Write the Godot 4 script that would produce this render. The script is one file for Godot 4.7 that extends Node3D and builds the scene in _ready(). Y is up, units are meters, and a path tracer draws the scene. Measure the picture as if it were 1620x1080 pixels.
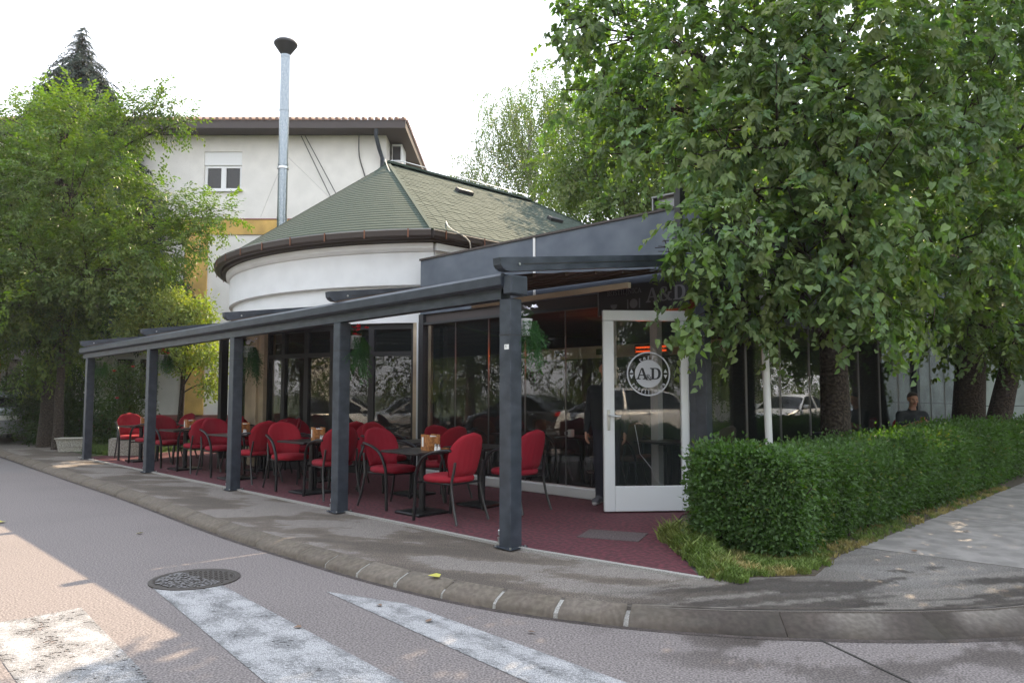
extends Node3D
# The cafe, its pergola and its glass front lie along a street at 45 degrees: W(u, y, n) has u along the street, n out towards it.
const TH := -PI / 4
const EX := Vector3(0.70710678, 0, 0.70710678)
const EZ := Vector3(-0.70710678, 0, 0.70710678)
const FLAT := 0xFFFFFFFF
var M := {}
var names := {}
var rng := RandomNumberGenerator.new()
var fb := FastNoiseLite.new()
var fine := FastNoiseLite.new()

func W(u: float, y: float, n: float) -> Vector3:
	return EX * u + EZ * n + Vector3(0, y, 0)

func lin(r: float, g: float, b: float) -> Color:
	return Color(r, g, b).linear_to_srgb()

# ---------- naming ----------
func numbered(called: String) -> String:
	var k: int = names.get(called, 0)
	names[called] = k + 1
	return called if k == 0 else "%s_%03d" % [called, k]

func tag(o: Node, label := "", category := "", group := "", kind := "") -> Node:
	if label: o.set_meta("label", label)
	if category: o.set_meta("category", category)
	if group: o.set_meta("group", group)
	if kind: o.set_meta("kind", kind)
	return o

func thing(called: String, label: String, category: String, at := Vector3.ZERO, turn := 0.0, group := "") -> Node3D:
	var o := Node3D.new()
	o.name = numbered(called)
	add_child(o, true)
	o.position = at
	o.rotation.y = turn
	tag(o, label, category, group)
	return o

func obj(called: String, st, m: Material, parent: Node = self, smooth_done := false) -> MeshInstance3D:
	var o := MeshInstance3D.new()
	if st is SurfaceTool:
		if not smooth_done: st.generate_normals()
		o.mesh = st.commit()
	else:
		o.mesh = st
	o.material_override = m
	if parent == self:
		o.name = numbered(called)
	else:
		var k := 0
		var nm := called
		while parent.has_node(NodePath(nm)):
			k += 1
			nm = "%s_%03d" % [called, k]
		o.name = nm
	parent.add_child(o, true)
	return o

func struct(called: String, st, m: Material) -> MeshInstance3D:
	var o := obj(called, st, m)
	o.set_meta("kind", "structure")
	return o

func copy(o: Node3D, base: String, at: Vector3, turn: float, label: String) -> Node3D:
	var c: Node3D = o.duplicate()
	c.name = numbered(base)
	add_child(c, true)
	c.position = at
	c.rotation = Vector3(0, turn, 0)
	c.set_meta("label", label)
	return c

# ---------- shapes ----------
func nst() -> SurfaceTool:
	var st := SurfaceTool.new()
	st.begin(Mesh.PRIMITIVE_TRIANGLES)
	st.set_smooth_group(FLAT)
	return st

func quad(st: SurfaceTool, a: Vector3, b: Vector3, c: Vector3, d: Vector3) -> void:  # counter-clockwise from outside
	st.add_vertex(a); st.add_vertex(c); st.add_vertex(b)
	st.add_vertex(a); st.add_vertex(d); st.add_vertex(c)

func tri(st: SurfaceTool, a: Vector3, b: Vector3, c: Vector3) -> void:
	st.add_vertex(a); st.add_vertex(c); st.add_vertex(b)

func box(st: SurfaceTool, c: Vector3, s: Vector3, bs := Basis.IDENTITY, bev := 0.0) -> SurfaceTool:
	st.set_smooth_group(FLAT)
	var h := s / 2
	if bev > 0:
		bev = minf(bev, minf(h.x, minf(h.y, h.z)) * 0.9)
		# 24 vertices: each corner has three
		var P := func(sx: float, sy: float, sz: float, ax: int) -> Vector3:
			var v := Vector3(sx * (h.x - (0.0 if ax == 0 else bev)), sy * (h.y - (0.0 if ax == 1 else bev)), sz * (h.z - (0.0 if ax == 2 else bev)))
			return c + bs * v
		for ax in 3:
			for sg in [-1.0, 1.0]:
				var q := []
				for k in [[-1, -1], [1, -1], [1, 1], [-1, 1]]:
					var v := [0.0, 0.0, 0.0]
					v[ax] = sg; v[(ax + 1) % 3] = float(k[0]); v[(ax + 2) % 3] = float(k[1])
					q.append(P.call(v[0], v[1], v[2], ax))
				if sg < 0: q.reverse()
				quad(st, q[0], q[1], q[2], q[3])
			# edges running along ax
			var b1: int = (ax + 1) % 3
			var b2: int = (ax + 2) % 3
			for k in [[-1.0, -1.0], [1.0, -1.0], [1.0, 1.0], [-1.0, 1.0]]:
				var lo := [0.0, 0.0, 0.0]
				lo[ax] = -1.0; lo[b1] = k[0]; lo[b2] = k[1]
				var hi := lo.duplicate()
				hi[ax] = 1.0
				var a: Vector3 = P.call(lo[0], lo[1], lo[2], b1)
				var b: Vector3 = P.call(hi[0], hi[1], hi[2], b1)
				var e: Vector3 = P.call(hi[0], hi[1], hi[2], b2)
				var d: Vector3 = P.call(lo[0], lo[1], lo[2], b2)
				if k[0] * k[1] > 0: quad(st, d, e, b, a)
				else: quad(st, a, b, e, d)
		for sx in [-1.0, 1.0]:
			for sy in [-1.0, 1.0]:
				for sz in [-1.0, 1.0]:
					var a: Vector3 = P.call(sx, sy, sz, 0)
					var b: Vector3 = P.call(sx, sy, sz, 1)
					var d: Vector3 = P.call(sx, sy, sz, 2)
					if sx * sy * sz > 0: tri(st, a, b, d)
					else: tri(st, a, d, b)
		return st
	var v := []
	for k in 8:
		v.append(c + bs * Vector3(h.x * (1 if k & 1 else -1), h.y * (1 if k & 2 else -1), h.z * (1 if k & 4 else -1)))
	quad(st, v[4], v[5], v[7], v[6]); quad(st, v[1], v[0], v[2], v[3])
	quad(st, v[5], v[1], v[3], v[7]); quad(st, v[0], v[4], v[6], v[2])
	quad(st, v[6], v[7], v[3], v[2]); quad(st, v[0], v[1], v[5], v[4])
	return st

func bx(x0: float, x1: float, y0: float, y1: float, z0: float, z1: float, bev := 0.0) -> SurfaceTool:
	return box(nst(), Vector3((x0 + x1) / 2, (y0 + y1) / 2, (z0 + z1) / 2), Vector3(x1 - x0, y1 - y0, z1 - z0), Basis.IDENTITY, bev)

func addbx(st: SurfaceTool, x0: float, x1: float, y0: float, y1: float, z0: float, z1: float) -> void:
	box(st, Vector3((x0 + x1) / 2, (y0 + y1) / 2, (z0 + z1) / 2), Vector3(x1 - x0, y1 - y0, z1 - z0))

func bar(st: SurfaceTool, a: Vector3, b: Vector3, w: float, h: float, bev := 0.0) -> SurfaceTool:  # a box from a to b, h measured upwards
	var d := b - a
	var z := d.normalized()
	var x := Vector3.UP.cross(z)
	x = Vector3.RIGHT if x.length() < 0.01 else x.normalized()
	return box(st, (a + b) / 2, Vector3(w, h, d.length()), Basis(x, z.cross(x), z), bev)

func tube(st: SurfaceTool, pts: Array, rad, sides := 8, caps := true, squash := Vector2.ONE) -> SurfaceTool:
	st.set_smooth_group(1)
	var rings := []
	var side := Vector3.ZERO
	for i in pts.size():
		var d: Vector3 = (pts[mini(i + 1, pts.size() - 1)] - pts[maxi(i - 1, 0)]).normalized()
		if side == Vector3.ZERO:
			side = d.cross(Vector3.UP if absf(d.y) < 0.9 else Vector3.RIGHT).normalized()
		side = (side - d * side.dot(d)).normalized()
		var up := side.cross(d)
		var r: float = rad[i] if rad is Array else rad
		var ring := []
		for k in sides:
			var a := TAU * k / sides
			ring.append(pts[i] + side * cos(a) * r * squash.x + up * sin(a) * r * squash.y)
		rings.append(ring)
	for i in pts.size() - 1:
		for k in sides:
			var l := (k + 1) % sides
			quad(st, rings[i][l], rings[i][k], rings[i + 1][k], rings[i + 1][l])
	if caps:
		st.set_smooth_group(FLAT)
		for k in range(1, sides - 1):
			tri(st, rings[0][0], rings[0][k], rings[0][k + 1])
			tri(st, rings[-1][0], rings[-1][k + 1], rings[-1][k])
	return st

func lathe(st: SurfaceTool, prof: Array, c := Vector3.ZERO, n := 24, a0 := 0.0, a1 := TAU, smooth := true) -> SurfaceTool:  # prof of Vector2(radius, y); angle 0 is +z, growing towards +x
	for j in prof.size() - 1:
		st.set_smooth_group(j + 2 if smooth else FLAT)
		for i in n:
			var t0 := lerpf(a0, a1, float(i) / n)
			var t1 := lerpf(a0, a1, float(i + 1) / n)
			var p: Vector2 = prof[j]
			var q: Vector2 = prof[j + 1]
			var v := [c + Vector3(sin(t0) * p.x, p.y, cos(t0) * p.x), c + Vector3(sin(t1) * p.x, p.y, cos(t1) * p.x), c + Vector3(sin(t1) * q.x, q.y, cos(t1) * q.x), c + Vector3(sin(t0) * q.x, q.y, cos(t0) * q.x)]
			if p.x < 1e-5: tri(st, v[0], v[2], v[3])
			elif q.x < 1e-5: tri(st, v[0], v[1], v[2])
			else: quad(st, v[0], v[1], v[2], v[3])
	return st

func prism(st: SurfaceTool, pts: PackedVector2Array, y0: float, y1: float, sides := true) -> SurfaceTool:  # polygon of (x, z)
	st.set_smooth_group(FLAT)
	var idx := Geometry2D.triangulate_polygon(pts)
	for k in range(0, idx.size(), 3):
		var a := pts[idx[k]]; var b := pts[idx[k + 1]]; var c := pts[idx[k + 2]]
		if (b - a).cross(c - a) > 0:
			var t := b; b = c; c = t
		tri(st, Vector3(a.x, y1, a.y), Vector3(b.x, y1, b.y), Vector3(c.x, y1, c.y))
	if sides:
		var cw := Geometry2D.is_polygon_clockwise(pts)
		for i in pts.size():
			var a := pts[i]; var b := pts[(i + 1) % pts.size()]
			if cw: quad(st, Vector3(a.x, y0, a.y), Vector3(b.x, y0, b.y), Vector3(b.x, y1, b.y), Vector3(a.x, y1, a.y))
			else: quad(st, Vector3(b.x, y0, b.y), Vector3(a.x, y0, a.y), Vector3(a.x, y1, a.y), Vector3(b.x, y1, b.y))
	return st

func extrude(st: SurfaceTool, prof: Array, a: Vector3, b: Vector3, out: Vector3, caps := true) -> SurfaceTool:  # prof of Vector2(out, up) swept from a to b
	st.set_smooth_group(FLAT)
	var n := prof.size()
	for i in n:
		var p: Vector2 = prof[i]
		var q: Vector2 = prof[(i + 1) % n]
		var p3 := out * p.x + Vector3.UP * p.y
		var q3 := out * q.x + Vector3.UP * q.y
		quad(st, a + p3, b + p3, b + q3, a + q3)
	if caps:
		for i in range(1, n - 1):
			var f := [prof[0], prof[i], prof[i + 1]]
			var w := []
			for p in f: w.append(out * p.x + Vector3.UP * p.y)
			tri(st, a + w[0], a + w[1], a + w[2])
			tri(st, b + w[0], b + w[2], b + w[1])
	return st

func catmull(p: Array, step: float) -> Array:
	var cv := Curve3D.new()
	cv.bake_interval = step
	for i in p.size():
		var t: Vector3 = (p[mini(i + 1, p.size() - 1)] - p[maxi(i - 1, 0)]) / 6.0
		cv.add_point(p[i], -t, t)
	return Array(cv.get_baked_points())

# ---------- materials ----------
func mat(called: String, c: Color, rough := 0.8, metal := 0.0, spec := 0.5) -> StandardMaterial3D:
	var m := StandardMaterial3D.new()
	m.resource_name = called
	m.albedo_color = c
	m.roughness = rough
	m.metallic = metal
	m.metallic_specular = spec
	M[called] = m
	return m

func noise_tex(freq: float, sd: int, c0: Color, c1: Color, oct := 4, size := 512, lo := 0.25, hi := 0.75, type := FastNoiseLite.TYPE_SIMPLEX_SMOOTH) -> NoiseTexture2D:
	var t := NoiseTexture2D.new()
	t.width = size; t.height = size; t.seamless = true
	var n := FastNoiseLite.new()
	n.noise_type = type; n.seed = sd; n.frequency = freq; n.fractal_octaves = oct
	t.noise = n
	var g := Gradient.new()
	g.offsets = PackedFloat32Array([lo, hi]); g.colors = PackedColorArray([c0, c1])
	t.color_ramp = g
	return t

func grain(m: StandardMaterial3D, scale: float, tex: Texture2D, bump := 0.0, world := true, btex: Texture2D = null) -> StandardMaterial3D:
	m.albedo_texture = tex
	m.uv1_triplanar = true
	m.uv1_world_triplanar = world
	m.uv1_scale = Vector3.ONE * scale
	if bump > 0:
		m.heightmap_enabled = true
		m.heightmap_texture = btex if btex else tex
		m.heightmap_scale = bump
	return m

func glass(called: String, a: float, tint := Color(0.5, 0.55, 0.55)) -> StandardMaterial3D:
	var m := mat(called, Color(tint.r, tint.g, tint.b, a), 0.0)
	m.transparency = BaseMaterial3D.TRANSPARENCY_ALPHA
	return m

func leafmat(called: String, back: Color, rough := 0.45) -> StandardMaterial3D:
	var m := mat(called, Color.WHITE, rough, 0.0, 0.4)
	m.vertex_color_use_as_albedo = true
	m.backlight_enabled = true
	m.backlight = back
	m.cull_mode = BaseMaterial3D.CULL_DISABLED
	return m

func make_materials() -> void:
	var speck := noise_tex(0.2, 3, Color(0.66, 0.66, 0.66), Color(1, 1, 1), 3, 512, 0.3, 0.7)
	var broad := noise_tex(0.012, 5, Color(0.84, 0.84, 0.84), Color(1, 1, 1), 5, 512)
	var soft := noise_tex(0.012, 6, Color(0.965, 0.965, 0.965), Color(1, 1, 1), 5, 512)
	var rough := noise_tex(0.05, 8, Color(0.75, 0.75, 0.75), Color(1, 1, 1), 5, 512)
	var a := mat("asphalt", lin(0.265, 0.23, 0.222), 0.9)
	grain(a, 0.55, speck, 0.03)
	a.vertex_color_use_as_albedo = true
	grain(mat("asphalt_far", lin(0.25, 0.225, 0.222), 0.9), 0.55, speck, 0.08)
	var p := mat("pavement", Color.WHITE, 0.92)
	grain(p, 0.6, speck, 0.3)
	p.vertex_color_use_as_albedo = true
	grain(mat("pavement_far", lin(0.2, 0.175, 0.155), 0.92), 1.3, speck, 0.3)
	var k := grain(mat("kerb", Color.WHITE, 0.88), 0.6, noise_tex(0.06, 18, Color(0.82, 0.81, 0.8), Color(1, 1, 1), 5), 0.1)
	k.vertex_color_use_as_albedo = true
	grain(mat("mortar", lin(0.48, 0.46, 0.43), 0.9), 1.0, speck, 0.2)
	var pt := mat("road_paint", Color.WHITE, 0.75)
	grain(pt, 0.9, speck, 0.2)
	pt.vertex_color_use_as_albedo = true
	grain(mat("concrete", lin(0.27, 0.25, 0.235), 0.85), 0.5, broad, 0.1)
	grain(mat("joint", lin(0.05, 0.045, 0.04), 0.95), 1.0, speck)
	grain(mat("carpet", lin(0.115, 0.02, 0.031), 0.95), 0.5, noise_tex(0.03, 61, Color(0.66, 0.66, 0.68), Color(1, 1, 1), 6, 1024, 0.3, 0.7), 0.3)
	M.carpet.rim_enabled = true; M.carpet.rim = 0.3
	grain(mat("soil", lin(0.09, 0.07, 0.045), 0.95), 0.7, rough, 0.6)
	grain(mat("lawn", lin(0.06, 0.085, 0.03), 0.95), 0.7, rough, 0.6)
	grain(mat("iron", lin(0.1, 0.085, 0.075), 0.65, 0.3), 3.0, speck, 0.2)
	grain(mat("drum_white", lin(0.8, 0.81, 0.82), 0.75), 0.3, soft, 0.0)
	grain(mat("cream", lin(0.6, 0.5, 0.36), 0.8), 0.3, broad)
	grain(mat("plaster", lin(0.74, 0.71, 0.66), 0.85), 0.2, soft)
	grain(mat("yellow", lin(0.68, 0.43, 0.13), 0.85), 0.12, broad)
	grain(mat("plinth", lin(0.3, 0.12, 0.1), 0.85), 0.3, broad)
	mat("anthracite", lin(0.062, 0.074, 0.094), 0.38, 0.15)
	grain(M.anthracite, 0.6, noise_tex(0.02, 12, Color(0.78, 0.79, 0.8), Color(1, 1, 1), 5))
	var fascia := mat("fascia_grey", lin(0.12, 0.14, 0.175), 0.45, 0.2)
	grain(fascia, 0.25, noise_tex(0.014, 15, Color(0.8, 0.82, 0.85), Color(1, 1, 1), 5))
	mat("dark_frame", lin(0.03, 0.03, 0.033), 0.45)
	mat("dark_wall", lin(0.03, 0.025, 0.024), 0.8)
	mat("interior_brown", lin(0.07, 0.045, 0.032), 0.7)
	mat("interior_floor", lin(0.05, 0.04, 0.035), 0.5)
	mat("alu", lin(0.72, 0.74, 0.75), 0.4, 0.1)
	mat("white_trim", lin(0.75, 0.75, 0.74), 0.5)
	mat("steel", lin(0.55, 0.57, 0.58), 0.3, 0.9)
	mat("brown_metal", lin(0.055, 0.042, 0.038), 0.55)
	mat("brown_soffit", lin(0.06, 0.048, 0.046), 0.7)
	mat("copper", lin(0.2, 0.09, 0.055), 0.5, 0.5)
	mat("zinc", lin(0.36, 0.39, 0.41), 0.3, 0.85)
	grain(M.zinc, 1.5, noise_tex(0.03, 21, Color(0.75, 0.78, 0.8), Color(1, 1, 1), 4))
	mat("soot", lin(0.025, 0.025, 0.027), 0.6)
	for q in 3:
		grain(mat("shingle_%d" % q, [lin(0.067, 0.098, 0.073), lin(0.069, 0.1, 0.0745), lin(0.065, 0.096, 0.0715)][q], 0.95), 1.6, speck, 0.3)
	grain(mat("shingle_far", lin(0.075, 0.105, 0.08), 0.95), 1.6, noise_tex(0.08, 9, Color(0.62, 0.66, 0.6), Color(1, 1, 1), 4), 0.3)
	grain(mat("tile", lin(0.3, 0.2, 0.17), 0.85), 1.0, rough)
	mat("red_cloth", lin(0.3, 0.006, 0.02), 0.9)
	M.red_cloth.rim_enabled = true; M.red_cloth.rim = 0.2
	for q in 2:
		mat("red_cloth_%d" % q, [lin(0.27, 0.007, 0.022), lin(0.33, 0.01, 0.024)][q], 0.92)
	grain(M.red_cloth, 6.0, noise_tex(0.2, 31, Color(0.8, 0.8, 0.8), Color(1, 1, 1), 2, 256), 0.1, false)
	mat("black_metal", lin(0.018, 0.018, 0.02), 0.35, 0.2)
	mat("leg_metal", lin(0.25, 0.25, 0.26), 0.3, 0.8)
	mat("chair_leg", lin(0.07, 0.07, 0.072), 0.3, 0.6)
	mat("black_top", lin(0.025, 0.022, 0.022), 0.3)
	mat("wood", lin(0.46, 0.2, 0.06), 0.6)
	grain(M.wood, 3.0, noise_tex(0.03, 41, Color(0.75, 0.68, 0.6), Color(1, 1, 1), 4, 256), 0.0, false)
	mat("paper", lin(0.8, 0.8, 0.78), 0.8)
	mat("porcelain", lin(0.85, 0.85, 0.84), 0.15)
	mat("ink", lin(0.03, 0.03, 0.035), 0.6)
	mat("sign_grey", lin(0.16, 0.16, 0.175), 0.6)
	mat("sticker", lin(0.55, 0.56, 0.6), 0.6)
	grain(mat("canvas", lin(0.14, 0.1, 0.085), 0.9), 0.5, broad, 0.05, true)
	grain(mat("bark", lin(0.095, 0.075, 0.058), 0.95), 1.0, noise_tex(0.04, 51, Color(0.45, 0.42, 0.4), Color(1, 1, 1), 5), 2.0)
	grain(mat("birch_bark", lin(0.5, 0.48, 0.45), 0.9), 1.0, noise_tex(0.03, 52, Color(0.3, 0.3, 0.3), Color(1, 1, 1), 4, 256, 0.3, 0.5))
	leafmat("leaf", Color(0.85, 1.0, 0.28), 0.42)
	leafmat("lime_leaf", Color(0.85, 1.0, 0.42), 0.48)
	leafmat("leaf_bright", Color(0.95, 1.0, 0.22), 0.5)
	leafmat("needle", Color(0.12, 0.16, 0.08), 0.7)
	leafmat("grass_blade", Color(0.5, 0.6, 0.15), 0.6)
	mat("hedge_core", lin(0.045, 0.038, 0.022), 1.0)
	mat("petal_white", lin(0.8, 0.78, 0.85), 0.7)
	mat("petal_red", lin(0.6, 0.01, 0.02), 0.7)
	mat("leaf_fallen_a", lin(0.45, 0.42, 0.08), 0.7)
	mat("leaf_fallen_b", lin(0.2, 0.13, 0.09), 0.8)
	mat("pot", lin(0.55, 0.55, 0.56), 0.6)
	glass("pane", 0.12, Color(0.25, 0.28, 0.28))
	glass("car_glass", 0.86, Color(0.03, 0.035, 0.04))
	glass("window_glass", 0.7, Color(0.06, 0.07, 0.06))
	mat("paint_white", lin(0.62, 0.64, 0.66), 0.3)
	mat("paint_silver", lin(0.42, 0.44, 0.47), 0.25, 0.5)
	mat("paint_black", lin(0.02, 0.021, 0.024), 0.2)
	mat("paint_red", lin(0.5, 0.02, 0.02), 0.25)
	for q in ["paint_white", "paint_silver", "paint_black", "paint_red"]:
		M[q].clearcoat_enabled = true; M[q].clearcoat = 0.8; M[q].clearcoat_roughness = 0.04
	mat("tyre", lin(0.02, 0.02, 0.02), 0.9)
	mat("lamp_red", lin(0.45, 0.01, 0.01), 0.15)
	mat("lamp_clear", lin(0.6, 0.62, 0.65), 0.1)
	var h := mat("heater_glow", lin(0.9, 0.25, 0.05), 0.5)
	h.emission_enabled = true; h.emission = Color(1.0, 0.32, 0.08); h.emission_energy_multiplier = 0.3
	mat("concrete_pale", lin(0.5, 0.48, 0.42), 0.9)
	grain(M.concrete_pale, 1.0, rough, 0.2)
	mat("mint_wall", lin(0.42, 0.48, 0.46), 0.85)
	grain(M.mint_wall, 0.2, broad)
	mat("stone", lin(0.4, 0.37, 0.3), 0.9)
	grain(M.stone, 1.2, rough, 0.6)
	mat("cable_pale", lin(0.55, 0.52, 0.45), 0.7)
	mat("cable_dark", lin(0.06, 0.06, 0.06), 0.7)
	var pm := mat("person", Color.WHITE, 0.75)
	pm.vertex_color_use_as_albedo = true
	mat("hair", lin(0.025, 0.018, 0.014), 0.6)
	mat("eye", lin(0.5, 0.48, 0.46), 0.2)

func _ready() -> void:
	rng.seed = 11
	fb.seed = 4; fb.frequency = 0.55; fb.fractal_octaves = 5
	fine.seed = 9; fine.frequency = 6.0; fine.fractal_octaves = 3
	# camera, sky, sun, exposure
	var cam := Camera3D.new()
	cam.name = "camera"
	add_child(cam)
	cam.position = Vector3(0, 1.4, 0)
	cam.rotation.x = atan(82.0 / 1170.0)
	cam.fov = rad_to_deg(2 * atan(540.0 / 1170.0))
	cam.near = 0.05; cam.far = 900.0
	cam.current = true
	var env := Environment.new()
	env.background_mode = Environment.BG_SKY
	var sm := ProceduralSkyMaterial.new()
	sm.sky_top_color = lin(0.68, 0.74, 0.84)
	sm.sky_horizon_color = lin(0.74, 0.74, 0.75)
	sm.sky_curve = 0.25
	sm.ground_horizon_color = lin(0.3, 0.29, 0.27)
	sm.ground_bottom_color = lin(0.2, 0.19, 0.18)
	sm.sun_angle_max = 0.0
	var sky := Sky.new()
	sky.sky_material = sm
	env.sky = sky
	env.tonemap_mode = Environment.TONE_MAPPER_LINEAR
	env.tonemap_exposure = 3.15
	env.fog_enabled = true
	env.fog_light_color = Color(0.9, 0.9, 0.92)
	env.fog_density = 0.0006
	env.sdfgi_enabled = true; env.ssao_enabled = true; env.ssil_enabled = true
	var we := WorldEnvironment.new()
	we.name = "world_environment"
	we.environment = env
	add_child(we)
	var sun := DirectionalLight3D.new()
	sun.name = "sun"
	sun.light_energy = 1.15
	sun.light_color = Color(1.0, 0.9, 0.76)
	sun.light_angular_distance = 0.5
	sun.shadow_enabled = true
	add_child(sun)
	var to_sun := (-(EX * 0.33 + EZ * 0.94)) * cos(deg_to_rad(41)) + Vector3.UP * sin(deg_to_rad(41))
	sun.look_at_from_position(to_sun * 50, Vector3.ZERO)
	make_materials()
	make_ground()
	make_cafe()
	make_enclosure()
	make_pergola()
	make_apartments()
	make_far_buildings()
	make_vegetation()
	make_furniture()
	make_cars()
	make_people()
	make_small()

# ---------- the ground ----------
var kerb_pts := [Vector3(-48, 0, -54.3), Vector3(-28, 0, -34.0), Vector3(-19, 0, -24.7), Vector3(-15.2, 0, -20.85), Vector3(-12.2, 0, -17.75), Vector3(-7.95, 0, -13.2), Vector3(-5.45, 0, -10.55), Vector3(-3.15, 0, -8.0), Vector3(-1.75, 0, -6.6), Vector3(-0.93, 0, -5.85), Vector3(-0.22, 0, -5.32), Vector3(0.46, 0, -4.97), Vector3(1.2, 0, -4.74), Vector3(2.0, 0, -4.62), Vector3(2.75, 0, -4.62), Vector3(3.5, 0, -4.76), Vector3(4.3, 0, -5.12), Vector3(5.6, 0, -6.1), Vector3(9, 0, -9.5), Vector3(14, 0, -14.5), Vector3(24, 0, -24.5), Vector3(50, 0, -50.5)]
var kerb_line := []

func ramp(x: float, a: float, b: float) -> float:
	return clampf((x - a) / (b - a), 0, 1)

func kerb_normal(i: int) -> Vector3:
	var d: Vector3 = (kerb_line[mini(i + 1, kerb_line.size() - 1)] - kerb_line[maxi(i - 1, 0)]).normalized()
	return Vector3(d.z, 0, -d.x)   # towards the pavement

func strip(i0: int, i1: int, offs: Array, y: float, colour: Callable) -> SurfaceTool:
	var st := nst()
	st.set_smooth_group(1)
	var row0 := []
	for i in range(i0, i1):
		var row := []
		var n := kerb_normal(i)
		var drop := ramp(kerb_line[i].x, 0.7, 2.0) * 0.13 if y == 0.0 else 0.0
		for o in offs:
			row.append(kerb_line[i] + n * (o + drop * (2.05 - o) / 1.9) + Vector3(0, y, 0))
		if row0:
			for j in offs.size() - 1:
				for v in [row0[j], row[j + 1], row[j], row0[j], row0[j + 1], row[j + 1]]:
					st.set_color(colour.call(v))
					st.set_normal(Vector3.UP)
					st.add_vertex(v)
		row0 = row
	return st

func pavement_colour(v: Vector3) -> Color:
	var n := fb.get_noise_2d(v.x * 1.1 + v.z * 0.6, v.z * 2.6 - v.x * 1.2) * 1.2 + fb.get_noise_2d(v.x * 0.5 + 40, v.z * 0.5) * 0.5
	var f := fine.get_noise_2d(v.x * 3, v.z * 3)
	var pale := smoothstep(0.02, 0.22, n + f * 0.12)
	var wet := smoothstep(0.05, 0.3, -n + f * 0.1 - 0.05)
	var right := ramp(v.x, 0.6, 2.2)
	var c := Color(0.175, 0.142, 0.115)
	c = c.lerp(Color(0.31, 0.275, 0.25), pale * 0.8)
	var smooth := smoothstep(2.0, 3.0, v.x * 0.8 - v.z * 0.25 - 0.55 + n * 0.3)
	c = c.lerp(Color(0.25, 0.23, 0.215), smooth)
	c = c.lerp(Color(0.085, 0.07, 0.058), wet * lerpf(0.45, 0.85, right) * (1.0 - 0.75 * smooth))
	c = c.lerp(Color(0.1, 0.083, 0.07), 0.85 * ramp(v.x, 0.4, 1.4) * smoothstep(-5.5, -4.95, v.z + 0.6 * maxf(v.x - 3.0, 0.0)))
	var edge := ramp(v.x, 0.5, 1.6) * smoothstep(-5.7, -5.05, v.z + 0.6 * maxf(v.x - 3.0, 0.0)) * smoothstep(-0.6, -0.02, n + f * 0.6)
	c = c.lerp(Color(0.06, 0.049, 0.041), edge * 0.9)
	var blot := smoothstep(0.1, 0.2, fb.get_noise_2d(v.x * 1.5 + 71, v.z * 3.4 + v.x * 0.5) + f * 0.16 + 0.12 * smoothstep(-6.0, -4.9, v.z)) * ramp(v.x, 0.4, 1.4) * smoothstep(-7.0, -5.8, v.z)
	c = c.lerp(Color(0.05, 0.04, 0.033), blot * 0.82)
	var streak := smoothstep(0.16, 0.22, fb.get_noise_2d(v.x * 0.8 + 11, v.z * 6.0 + v.x * 1.4 + 5)) * ramp(v.x, 0.2, 1.2)
	c = c.lerp(Color(0.32, 0.29, 0.26), streak * 0.5)
	c = c * (1 + f * 0.22)
	return Color(c.r, c.g, c.b, 1)

func road_colour(v: Vector3) -> Color:
	var n := fb.get_noise_2d(v.x * 0.9, v.z * 0.9)
	var f := fine.get_noise_2d(v.x * 2.5, v.z * 2.5)
	var g := 1.0 + n * 0.12 + f * 0.07
	var dirt := smoothstep(0.02, 0.3, fb.get_noise_2d(v.x * 1.6 + 9, v.z * 3.2) + f * 0.25 + 0.02) * ramp(v.x, 0.3, 1.4) * ramp(v.z, -3.3, -4.6)
	var c := Color(g, g, g).lerp(Color(0.27, 0.24, 0.21), dirt * 0.95)
	return Color(c.r, c.g, c.b, 1)

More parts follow.
